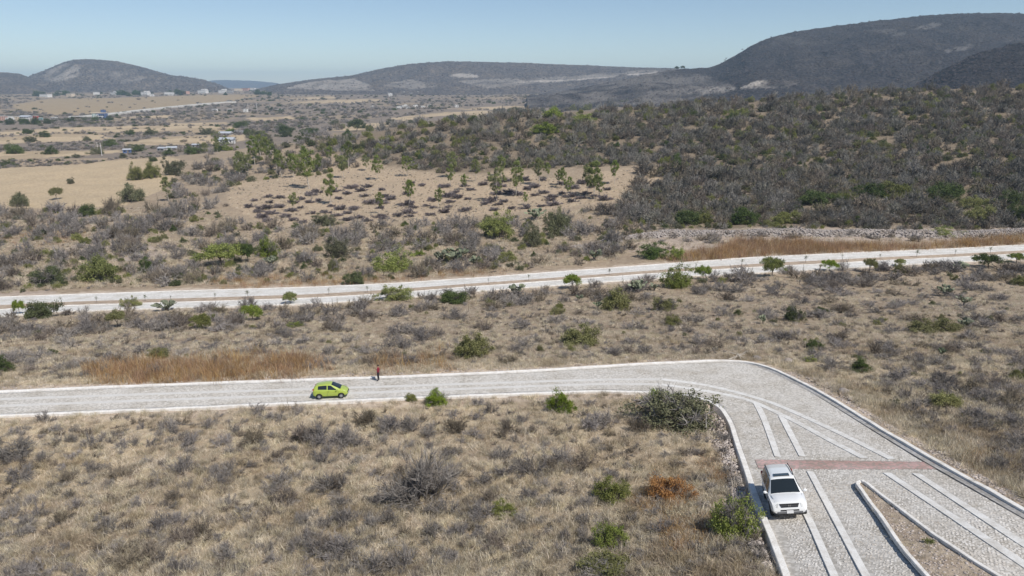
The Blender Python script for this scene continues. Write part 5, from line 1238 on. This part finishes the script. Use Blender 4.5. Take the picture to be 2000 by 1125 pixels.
def suv_extra(root, pane, screen):
    for sd in (-1, 1):
        pane('side_window', (-.10, 1.02, -.10, .46, .06, .90), CM['glass'], side=sd)
        pane('side_window', (-1.12, -.20, -1.12, -.20, .06, .90), CM['glass'], side=sd)
        pane('side_window', (-2.10, -1.22, -2.02, -1.22, .08, .90), CM['glass'], side=sd)
        one('mirror', root, [CM['white']], lambda m: (m.ball((.98, sd * 1.09, 1.13), (.07, .11, .09)), m.tube([(.96, sd * .95, 1.08), (.97, sd * 1.04, 1.10)], .03)), True)
        one('headlight', root, [CM['lamp']], lambda m: m.add([(2.06, sd * .972, .74), (2.378, sd * .62, .73), (2.325, sd * .58, .925), (2.05, sd * .955, .95), (2.31, sd * .90, .73)], [(0, 4, 3), (4, 1, 2), (4, 2, 3)]))
        one('roof_rail', root, [CM['trim']], lambda m: m.tube([(-1.95, sd * .655, 1.70), (-1.85, sd * .655, 1.795), (-1.0, sd * .655, 1.815), (-.2, sd * .655, 1.81), (.12, sd * .65, 1.745)], .024))
        one('door_handle', root, [CM['white']], lambda m: (m.box((.02, sd * 1.0, .95), (.18, .03, .035)), m.box((-1.0, sd * 1.0, .97), (.18, .03, .035))))
        one('door_seam', root, [CM['trim']], lambda m: [m.box((x, sd * .983, .76), (.012, .012, .62)) for x in (1.0, -.15, -1.12)])
        one('tail_light', root, [CM['red_lamp']], lambda m: m.box((-2.30, sd * .86, 1.12), (.12, .12, .36)))
    screen('windshield', .50, 1.20, .93, CM['glass']); screen('rear_window', -2.13, -2.31, .88, CM['glass'])
    one('sunroof', root, [CM['glass']], lambda m: m.box((.08, 0, 1.752), (.38, .86, .07)))
    one('hood_seam', root, [CM['grey_trim']], lambda m: (m.tube([(1.24, .84, 1.09), (1.7, .79, 1.05), (2.16, .72, 1.0)], .008), m.tube([(1.24, -.84, 1.09), (1.7, -.79, 1.07), (2.16, -.72, 1.0)], .008)))
    g = one('grille', root, [CM['trim']], lambda m: m.add([(2.385, -.44, .73), (2.385, .44, .73), (2.345, .52, .91), (2.345, -.52, .91), (2.2, -.44, .73), (2.2, .44, .73), (2.2, .52, .91), (2.2, -.52, .91)], [(0, 1, 2, 3), (0, 3, 7, 4), (1, 5, 6, 2), (3, 2, 6, 7), (0, 4, 5, 1)]))
    one('grille_bar', g, [CM['grey_trim']], lambda m: m.box((2.372, 0, .82), (.02, .94, .018)))
    one('emblem', g, [CM['chrome']], lambda m: (m.box((2.384, .04, .82), (.014, .022, .11)), m.box((2.384, -.04, .82), (.014, .022, .11)), m.box((2.385, 0, .82), (.013, .07, .02))))
    one('lower_grille', root, [CM['trim']], lambda m: m.box((2.375, 0, .575), (.06, .98, .07)))
    one('bumper_trim', root, [CM['grey_trim']], lambda m: m.add([(2.41, -.62, .40), (2.41, .62, .40), (2.41, .66, .50), (2.41, -.66, .50), (2.24, -.90, .40), (2.24, .90, .40), (2.24, .915, .50), (2.24, -.915, .50)], [(0, 1, 2, 3), (1, 5, 6, 2), (4, 0, 3, 7), (3, 2, 6, 7), (0, 4, 5, 1)]))
    one('licence_plate', root, [CM['plate']], lambda m: m.box((2.418, 0, .50), (.014, .36, .17)))
    one('wiper', root, [CM['trim']], lambda m: (m.tube([(1.20, .3, 1.125), (1.10, -.25, 1.21)], .009), m.tube([(1.20, -.3, 1.125), (1.12, -.72, 1.17)], .009)))
def place_car(root, P, heading, sink=.0):
    """stand a car on the slope"""
    X, Y = P[0], P[1]; e = 1.2
    nrm = Vector((-(float(hz(X + e, Y)) - float(hz(X - e, Y))) / (2 * e), -(float(hz(X, Y + e)) - float(hz(X, Y - e))) / (2 * e), 1)).normalized()
    f = Vector((heading[0], heading[1], 0)); f = (f - nrm * f.dot(nrm)).normalized(); l = nrm.cross(f)
    root.matrix_world = Matrix(((f.x, l.x, nrm.x, X), (f.y, l.y, nrm.y, Y), (f.z, l.z, nrm.z, float(hz(X, Y)) + .03 - sink), (0, 0, 0, 1)))
suv = car('sport_utility_vehicle', ST_SUV, CM['white'], dict(x=(1.42, -1.32), y=.97, r=.36, spokes=5), 'white sport utility vehicle with roof rails and sunroof on the cobbled road', suv_extra)
fr = g1(1546, 1013); dirv = (g1(1640, 1135) - g1(1543, 925)).xy.normalized()
dirv.rotate(Matrix.Rotation(math.radians(3), 2))
place_car(suv, Vector((fr.x, fr.y)) - dirv * 2.0, dirv); suv.scale = (1.0, 1.02, 1.07)
ST_HAT = [(-1.80, .58, .50, .74, .52, .76), (-1.76, .70, .40, .88, .56, .95), (-1.66, .77, .33, .98, .54, 1.20), (-1.50, .795, .28, 1.0, .53, 1.375), (-1.15, .80, .25, .99, .535, 1.475), (-.45, .80, .24, .95, .555, 1.53), (.10, .80, .24, .92, .54, 1.49),
          (.62, .80, .245, .91, .60, 1.24), (1.10, .80, .25, .90, .67, .97), (1.32, .785, .26, .84, .60, .90), (1.52, .75, .28, .75, .52, .81), (1.67, .69, .31, .65, .45, .70), (1.76, .60, .35, .55, .38, .58), (1.79, .52, .38, .50, .34, .52)]
def hat_extra(root, pane, screen):
    for sd in (-1, 1):
        pane('side_window', (-.20, .90, -.20, .16, .10, .88), CM['glass'], side=sd)
        pane('side_window', (-1.22, -.30, -1.20, -.30, .14, .88), CM['glass'], side=sd)
        one('mirror', root, [CM['lime']], lambda m: m.ball((.72, sd * .90, .98), (.06, .09, .07)), True)
        one('headlight', root, [CM['lamp']], lambda m: m.add([(1.14, sd * .795, .87), (1.55, sd * .745, .66), (1.70, sd * .58, .63), (1.46, sd * .60, .82)], [(0, 1, 2, 3)]))
        one('door_handle', root, [CM['trim']], lambda m: m.box((-.12, sd * .805, .80), (.14, .02, .03)))
        one('door_seam', root, [CM['trim']], lambda m: [m.box((x, sd * .797, .60), (.012, .012, .55)) for x in (.86, -.25, -1.0)])
        one('tail_light', root, [CM['red_lamp']], lambda m: m.box((-1.70, sd * .70, 1.06), (.1, .1, .2)))
    screen('windshield', .16, 1.07, .93, CM['glass']); screen('rear_window', -1.50, -1.68, .88, CM['glass'])
    g = one('grille', root, [CM['trim']], lambda m: (m.box((1.745, 0, .53), (.10, .80, .15)), m.box((1.75, 0, .38), (.08, .9, .08))))
    one('emblem', g, [CM['chrome']], lambda m: (m.box((1.80, 0, .545), (.012, .12, .03)), m.box((1.80, 0, .545), (.013, .045, .06))))
    one('licence_plate', root, [CM['plate']], lambda m: m.box((1.80, 0, .45), (.01, .3, .09)))
hat = car('hatchback_car', ST_HAT, CM['lime'], dict(x=(1.14, -1.12), y=.79, r=.285, spokes=7), 'lime green small hatchback parked on the pale near road', hat_extra)
a, b = g1(621, 781.5), g1(669, 779.0); dv = (b - a).xy.normalized(); lv_ = Vector((-dv.y, dv.x))
place_car(hat, (a.xy + b.xy) / 2 + lv_ * .79, dv); hat.scale = (.92, .92, .92)

# ------------------------------------------------------------------ the person at the road's edge
def skin_mesh(name, verts, edges, rad, mats, sub=2):
    me = bpy.data.meshes.new(name); me.from_pydata(verts, edges, []); o = link(bpy.data.objects.new(name, me))
    o.modifiers.new('skin', 'SKIN'); o.modifiers.new('sub', 'SUBSURF').levels = sub
    o.modifiers['sub'].render_levels = sub
    for i, r in enumerate(rad):
        me.skin_vertices[0].data[i].radius = (r, r) if not hasattr(r, '__len__') else r
    me.skin_vertices[0].data[0].use_root = True
    dg = bpy.context.evaluated_depsgraph_get(); dg.update()
    nm = bpy.data.meshes.new_from_object(o.evaluated_get(dg)); bpy.data.objects.remove(o)
    for m in mats: nm.materials.append(m)
    nm.polygons.foreach_set('use_smooth', [True] * len(nm.polygons)); return nm
PM = {'skin': plain('skin', (.38, .22, .15), .6, var=.05), 'shirt': plain('maroon_shirt', (.20, .018, .035), .85, var=.15, scale=9), 'pants': plain('dark_trousers', (.025, .022, .028), .85, var=.15), 'shoe': plain('dark_shoes', (.02, .018, .018), .6, var=0), 'hair': plain('dark_hair', (.02, .015, .012), .7, var=0)}
# faces +x; forearms bent forward in front of the chest
v = []; e = []; r = []
def jn(p, rad, par=None):
    v.append(p); r.append(rad)
    if par is not None: e.append((par, len(v) - 1))
    return len(v) - 1
pel = jn((0, 0, .93), (.15, .115)); wst = jn((.0, 0, 1.08), (.14, .11), pel); ch = jn((0, 0, 1.28), (.165, .12), wst); nk = jn((-.01, 0, 1.45), .06, ch); hd0 = jn((.01, 0, 1.56), (.078, .09), nk); hd1 = jn((.015, 0, 1.66), (.072, .085), hd0)
for sd in (-1, 1):
    hp = jn((0, sd * .095, .86), .098, pel); kn = jn((.025, sd * .11, .48), .064, hp); an = jn((-.02, sd * .12, .09), .045, kn); to = jn((.15, sd * .135, .035), .04, an)
    sh = jn((-.01, sd * .185, 1.39), .062, ch); el = jn((-.05, sd * .245, 1.11), .046, sh); wr_ = jn((.19, sd * .13, 1.17), .033, el); hd = jn((.27, sd * .095, 1.19), (.034, .03), wr_)
    for q in range(4): f1 = jn((.31, sd * (.125 - .022 * q), 1.20 - .008 * q), .011, hd); jn((.335 + .004 * q, sd * (.10 - .018 * q), 1.185 - .01 * q), .009, f1)
    t1 = jn((.275, sd * .06, 1.22), .012, hd); jn((.305, sd * .05, 1.235), .010, t1)
pm = skin_mesh('body', v, e, r, [PM['skin'], PM['shirt'], PM['pants'], PM['shoe']])
for p in pm.polygons:
    c = p.center; z = c.z; arm = abs(c.y) > .15 or c.x > .14
    if z < .075: p.material_index = 3
    elif z < .98 and not (arm and z > .95): p.material_index = 2
    elif z < 1.46: p.material_index = 0 if (c.x > .02 and z < 1.26 and (c.x > .13 or (abs(c.y) > .19))) or (abs(c.y) > .2 and z < 1.2 and c.x > -.01) else 1
    else: p.material_index = 0
person = empty('person'); link(bpy.data.objects.new('body', pm), person)
mb = MB(); mb.ball((-.012, 0, 1.665), (.098, .088, .088)); hr = mb.build('hair', PM['hair'], person, True)
for vv in hr.data.vertices:
    if vv.co.x > .055 and vv.co.z < 1.70: vv.co.x = .055
mb = MB()
for sd in (-1, 1):
    mb.ball((.098, sd * .032, 1.625), (.01, .014, .008)); mb.ball((.012, sd * .088, 1.60), (.02, .012, .03))
mb.ball((.108, 0, 1.59), (.018, .013, .024)); mb.ball((.098, 0, 1.55), (.01, .026, .007)); mb.build('face', PM['skin'], person, True)
pp_ = g1(739.5, 744); person.location = (pp_.x, pp_.y, float(hz(pp_.x, pp_.y)) + .03); person.rotation_euler = (0, 0, PI * .93)
tag(person, 'person in maroon shirt and dark trousers standing by the outer kerb', 'person')

# ------------------------------------------------------------------ small things
# young trees in the middle strip of the far road
def sapling(n):
    mb = MB(); mb.tube([(0, 0, -.1), (.02, .01, .5), (0, .02, 1.0)], [.03, .025, .012], 5)
    for i in range(4):
        a = random.uniform(0, 6); mb.tube([(0, 0, .55 + i * .1), (.14 * math.cos(a), .14 * math.sin(a), .75 + i * .1)], [.012, .006], 4)
    C = np.column_stack([rng.normal(0, .13, (n, 2)), rng.uniform(.6, 1.1, n)]); lv, lf, la = leaves(C, .05)
    bs = MB(); k = 10
    bs.add([(0, 0, .05)] + [(.42 * math.cos(2 * PI * i / k), .42 * math.sin(2 * PI * i / k), .0) for i in range(k)], [(0, 1 + i, 1 + (i + 1) % k) for i in range(k)])
    return np_mesh('crown', lv, lf, M['leaf_dark'], la), mb.mesh('trunk', M['bark']), bs.mesh('soil_ring', plain('turned_soil', (.30, .24, .19), .95))
SAP = [sapling(n) for n in (40, 90, 140)]
midl = between(.55); mp = project(midl[:, 0], midl[:, 1], hz(midl[:, 0], midl[:, 1]))
for i, x in enumerate([118, 193, 290, 343, 415, 490, 637, 716, 785, 952, 1030, 1185, 1360, 1447, 1568, 1644, 1718, 1790, 1864, 1936]):
    k = int(np.argmin(np.abs(mp[0] - x))); P = (midl[k, 0], midl[k, 1], float(hz(*midl[k])) + .16); h = random.uniform(.9, 1.5) * (1.15 if x > 1300 else 1)
    plant('sapling', f'thin young tree in the middle strip of the far road, {ordinal(i)} from the left', 'tree', 'young trees in the middle strip of the far road', SAP[i % 3], P, (h, h, h), None, ('crown', 'trunk', 'soil_ring'))
P, rad, hh = at_px(1600, 532, 8, 16); st_ = empty('dead_stump', P)
mb = MB(); mb.tube([(0, 0, -.2), (.05, 0, .7), (.12, .02, 1.3), (.35, .05, 1.75)], [.16, .13, .12, .10], 7); mb.build('trunk', M['wood'], st_)
mb = MB(); mb.tube([(.10, .02, 1.2), (-.1, .0, 1.6), (-.12, 0, 1.8)], [.08, .06, .04], 6); mb.build('broken_limb', M['wood'], st_)
tag(st_, 'dark dead stump leaning at the near kerb of the far road', 'stump')
# fallen branches by the bend
P, rad, hh = at_px(1440, 700, 30, 16); br = empty('branch_pile', P)
for i in range(9):
    a = random.uniform(0, PI); L = random.uniform(.5, 1.1); mb = MB(); mb.tube([(-L * math.cos(a), -L * math.sin(a) * .6, .05), (0, 0, .22 + .05 * i), (L * math.cos(a), L * math.sin(a) * .6, .35 + random.uniform(0, .6))], [.035, .03, .012], 5); mb.build('branch', M['pale_bark'], br)
tag(br, 'heap of pale dead branches above the road bend', 'branches')
# wire fence posts in the middle field
for i, (x, y) in enumerate([(870, 612), (915, 609), (960, 607), (1000, 604), (1041, 601), (1090, 597), (1135, 595), (1180, 592), (1230, 588)]):
    P, rad, hh = at_px(x, y, 2, 11); mb = MB(); mb.tube([(0, 0, -.3), (.02, 0, .7), (0, .03, 1.25 + .1 * (i % 3))], [.045, .04, .035], 6)
    o = mb.build('fence_post', M['wood']); o.location = P; o.rotation_euler = (.05 * (i % 3), .04, i); tag(o, f'thin wooden fence post in the middle field, {ordinal(i)} from the left', 'post', 'fence posts in the middle field')

# ------------------------------------------------------------------ houses, sheds and poles far out on the plain
def house(name, label, x, y, wpx, hpx, wall_m, kind=0, group=None, cat='house', hillz=None):
    if hillz is None: P = ground([x], [y])[0]
    else: P = hillz
    if np.isnan(P[0]): return
    P = Vector(P); _, _, zc = project(*P); m = zc / FPX; W = wpx * m; H = max(2.6, hpx * m); D = W * .75
    W = min(W, 38); D = min(D, 22); H = min(H, 13)
    root = empty(name, P, random.uniform(-.35, .35)); storeys = 2 if H > 5.5 else 1; P.z -= .3
    mb = MB(); mb.box((0, 0, H / 2 - .5), (W, D, H + 1))
    if kind == 1: mb.box((W * .2, 0, H + H * .18), (W * .5, D * .8, H * .4))
    mb.build('wall', M[wall_m], root)
    mb = MB()
    if kind == 2:
        v = [(-W * .55, -D * .58, H), (W * .55, -D * .58, H), (W * .55, D * .58, H), (-W * .55, D * .58, H), (-W * .55, 0, H + D * .2), (W * .55, 0, H + D * .2)]
        mb.add(v, [(0, 1, 5, 4), (2, 3, 4, 5), (1, 2, 5), (3, 0, 4), (3, 2, 1, 0)]); mb.build('roof', M['tin'], root)
    else:
        mb.box((0, 0, H + .15), (W * 1.04, D * 1.04, .3))
        if kind == 1: mb.box((W * .2, 0, H * 1.38 + .15), (W * .54, D * .86, .28))
        mb.build('roof', M['roof'], root)
    n = max(2, int(W / 4)); sh = H / storeys
    for s_ in range(storeys):
        for i in range(n):
            xx = -W / 2 + W * (i + .5) / n; mb = MB(); mb.box((xx, -D / 2 - .04, sh * (s_ + .55)), (min(1.6, W / n * .5), .1, sh * .42)); mb.build('window', M['window'], root)
    mb = MB(); mb.box((W * .12, -D / 2 - .06, 1.05), (1.1, .1, 2.1)); mb.build('door', M['wood'], root)
    return tag(root, label, cat, group)
RIDGE = [(90, 190, 18, 6, 'white_wall', 0, 'long white house at the left end of the village ridge'), (138, 188, 12, 5, 'cream_wall', 0, 'cream house second along the village ridge'), (189, 185, 10, 5, 'white_wall', 0, 'small white house in front of the dark trees on the ridge'), (226, 185, 14, 5, 'white_wall', 1, 'white two-level house beside the dark trees on the ridge'),
 (285, 186, 14, 6, 'white_wall', 1, 'white stepped house in the middle of the ridge'), (297, 188, 7, 4, 'white_wall', 0, 'tiny white house next to the stepped one'), (333, 186, 20, 6, 'white_wall', 0, 'long white house above a line of trees on the ridge'), (360, 184, 17, 6, 'pink_wall', 0, 'pink house on the ridge'), (397, 182, 18, 9, 'white_wall', 1, 'tallest white villa on the ridge'), (436, 182, 14, 7, 'white_wall', 1, 'white villa right of the tallest one'), (450, 182, 10, 6, 'grey_wall', 0, 'grey villa at the right of the white villas'),
 (466, 178, 14, 5, 'cream_wall', 0, 'cream house at the end of the ridge'), (480, 177, 16, 6, 'pink_wall', 0, 'pinkish terrace house at the end of the ridge'), (494, 176, 10, 5, 'white_wall', 0, 'small white house beyond the pinkish terrace'), (553, 179, 16, 6, 'white_wall', 0, 'white house left of the red brick block'), (572, 178, 10, 5, 'white_wall', 0, 'small white house by the red brick block'), (585, 178, 12, 5, 'white_wall', 0, 'white house just left of the red brick block'),
 (615, 177, 16, 10, 'pink_wall', 1, 'red brick block on the low pale hill'), (632, 177, 14, 6, 'cream_wall', 0, 'cream house right of the red brick block'), (645, 177, 10, 4, 'white_wall', 0, 'white house at the end of the pale hill row'), (680, 180, 8, 3, 'white_wall', 0, 'lone white house under the pale hill'), (620, 182, 7, 4, 'white_wall', 0, 'small white cube below the red brick block')]
for x, y, w, h, m, k, lab in RIDGE: house('house', lab, x, y, w, h, m, k, 'houses on the village ridge')
VI = []
for i in range(44):
    t = i / 43; VI.append((763 + 200 * t + random.uniform(-7, 7), 184 - 9 * t + random.uniform(-5.5, 4.5), random.uniform(4, 9), random.uniform(2.4, 4)))
VI.sort()
for i, (x, y, w, h) in enumerate(VI): house('house', f'small pale house in the village under the mesa, {ordinal(i)} from the left', x, y, w, h, ('white_wall', 'white_wall', 'cream_wall', 'grey_wall')[i % 4], i % 2, 'houses in the village under the mesa')
for i, (x, y, w, h) in enumerate([(779, 211, 9, 3), (790, 210, 10, 4), (797, 212, 7, 3), (811, 209, 9, 3), (826, 210, 8, 3), (838, 208, 6, 3), (892, 209, 7, 4), (727, 211, 5, 3)]):
    house('farm_house', f'small white farmhouse in the grey scrub flat, {ordinal(sorted([779, 790, 797, 811, 826, 838, 892, 727]).index(x))} from the left', x, y, w, h, 'white_wall', i % 2, 'farmhouses in the grey scrub flat')
for x, y, w, h, m, k, lab in [(8, 234, 18, 7, 'pink_wall', 0, 'pink building at the far left edge of the valley'), (20, 236, 12, 6, 'white_wall', 1, 'white block at the left edge of the valley'), (32, 234, 14, 6, 'cream_wall', 0, 'cream building in the roadside cluster'), (52, 234, 18, 6, 'white_wall', 2, 'long white roofed hall in the roadside cluster'), (71, 235, 8, 8, 'red_wall', 0, 'bright red building in the roadside cluster'), (80, 235, 7, 5, 'teal_wall', 0, 'pale teal building beside the red one'),
                             (106, 233, 10, 4, 'white_wall', 0, 'small white house right of the red building'), (140, 231, 8, 4, 'white_wall', 0, 'white hut between the cluster and the blue building'), (420, 217, 9, 4, 'white_wall', 0, 'small white house below the highway'), (450, 217, 10, 4, 'grey_wall', 0, 'grey shed below the highway end'), (480, 218, 8, 5, 'white_wall', 0, 'white house beside the mast below the highway'), (545, 217, 10, 3, 'white_wall', 0, 'low white house right of the mast')]:
    house('house', lab, x, y, w, h, m, k, 'buildings in the valley')
# dark blue building with a tower box and canopy
P = Vector(ground([198], [232])[0]); _, _, zc = project(*P); m = zc / FPX; bl = empty('blue_building', P)
one('wall', bl, M['blue_wall'], lambda q: q.box((2 * m, 0, 6 * m), (17 * m, 12 * m, 9 * m)))
one('wing', bl, M['teal_wall'], lambda q: q.box((-9 * m, -1 * m, 5 * m), (9 * m, 10 * m, 10 * m)))
one('roof', bl, M['cream_wall'], lambda q: q.box((-3 * m, 0, 11.2 * m), (26 * m, 13 * m, 1.2 * m)))
one('tower', bl, M['blue_wall'], lambda q: q.box((6 * m, 0, 14.5 * m), (7 * m, 6 * m, 5 * m)))
one('porch', bl, M['white_wall'], lambda q: (q.box((4 * m, -9 * m, 5 * m), (9 * m, 6 * m, 1 * m)), q.box((0, -11 * m, 2 * m), (1 * m, 1 * m, 5 * m)), q.box((8 * m, -11 * m, 2 * m), (1 * m, 1 * m, 5 * m))))
for i in range(4): one('column', bl, M['white_wall'], lambda q: q.box((-11 * m + i * 3 * m, -6.4 * m, 4.5 * m), (1 * m, 1 * m, 9 * m)))
for i in range(4): one('window', bl, M['window'], lambda q: q.box((-2 * m + i * 3.4 * m, -6.1 * m, 7 * m), (2.2 * m, .3 * m, 2.6 * m)))
tag(bl, 'dark blue commercial building with tower box beside the highway', 'building')
for x, y, w, h, m_, lab in [(249, 298, 14, 5, 'blue_wall', 'blue shed left of the tin-roofed farm sheds'), (318, 295, 16, 5, 'grey_wall', 'tin-roofed farm shed, left of two'), (336, 294, 18, 5, 'white_wall', 'tin-roofed farm shed, right of two'), (441, 265, 22, 5, 'grey_wall', 'long open barn above the grove'), (467, 262, 14, 5, 'grey_wall', 'small barn right of the long one'), (444, 279, 26, 7, 'white_wall', 'white-roofed shelter at the edge of the grove'), (384, 288, 14, 4, 'grey_wall', 'grey shed between trees left of the white shelter')]:
    house('shed', lab, x, y, w, h, m_, 2, 'farm sheds above the grove', 'shed')
for x, y, h, lab in [(192, 298, 20, 'shorter pale utility pole between the fields'), (199, 303, 24, 'taller pale utility pole between the fields'), (502, 217, 17, 'thin mast beside the white house below the highway'), (485, 216, 14, 'short mast left of the thin one below the highway')]:
    P = Vector(ground([x], [y])[0]); _, _, zc = project(*P); H = h * zc / FPX; pl = empty('utility_pole', P)
    one('pole', pl, M['white_wall'], lambda q: q.tube([(0, 0, -.5), (0, 0, H * .5), (0, 0, H)], [H * .022, H * .02, H * .016], 7))
    one('crossarm', pl, M['wood'], lambda q: q.box((0, 0, H * .93), (H * .16, H * .015, H * .015)))
    for k in (-1, 0, 1): one('insulator', pl, M['grey_wall'], lambda q: q.tube([(k * H * .07, 0, H * .935), (k * H * .07, 0, H * .965)], H * .006, 5))
    tag(pl, lab, 'pole', 'utility poles on the plain')
# dark trees round the villages
TV = [(x + random.uniform(-4, 4), 186 + random.uniform(-2, 2), random.uniform(10, 20)) for x in (70, 82, 110, 125, 238, 246, 256, 266, 275, 330, 345, 352, 440, 500, 515, 525)] + [(x, 178 + random.uniform(-6, 4), random.uniform(7, 14)) for x in (790, 815, 845, 868, 875, 905, 912, 920, 935, 942)] + [(20, 243, 22), (48, 242, 20), (70, 242, 24), (95, 241, 18), (186, 236, 14), (212, 235, 16), (140, 238, 18), (228, 226, 8), (300, 219, 8), (317, 217, 8)]
TV.sort()
for i, (x, y, w) in enumerate(TV):
    q = ground([x], [y])[0]
    if np.isnan(q[0]): continue
    P, rad, hh = at_px(x, y, w, w * .8)
    plant('village_tree', f'dark green tree near the distant houses, {ordinal(i)} from the left', 'tree', 'dark trees near the distant houses', SH['leaf_dark'][i % 4], P, (rad, rad, rad * 1.1))
# two trees on the skyline saddle
for x, lab in ((1323, 'dark tree on the skyline saddle, left of a pair'), (1330, 'dark tree on the skyline saddle, right of a pair')):
    Vh, px, py = HILLS['east_mesa']; k = np.where(np.abs(px - x) < 4)[0]; k = k[np.argmin(py[k])]
    plant('skyline_tree', lab, 'tree', 'trees on the skyline saddle', UM['leaf_dark'][0], Vector(Vh[k]) - Vector((0, 0, 1)), (7.5, 7.5, 10), None, ('crown', 'trunk'))

# ------------------------------------------------------------------ the hazy air
HZ = 9e-5
hb = bpy.data.meshes.new('haze'); bmh = bmesh.new(); bmesh.ops.create_cube(bmh, size=1)
for v_ in bmh.verts: v_.co = Vector((v_.co.x * 42000, 7000 + v_.co.y * 15500, 82 + v_.co.z * 396))
bmh.to_mesh(hb); bmh.free(); hz_o = link(bpy.data.objects.new('haze', hb)); tag(hz_o, 'thin pale blue haze over the plain', 'haze', None, 'stuff')
hmat = bpy.data.materials.new('haze'); hmat.use_nodes = True; nt = hmat.node_tree; nt.nodes.clear()
ho = nt.nodes.new('ShaderNodeOutputMaterial'); pv = nt.nodes.new('ShaderNodeVolumePrincipled')
pv.inputs['Color'].default_value = (.56, .78, 1.0, 1); pv.inputs['Density'].default_value = HZ; pv.inputs['Anisotropy'].default_value = 0.0
nt.links.new(pv.outputs[0], ho.inputs['Volume']); hb.materials.append(hmat)
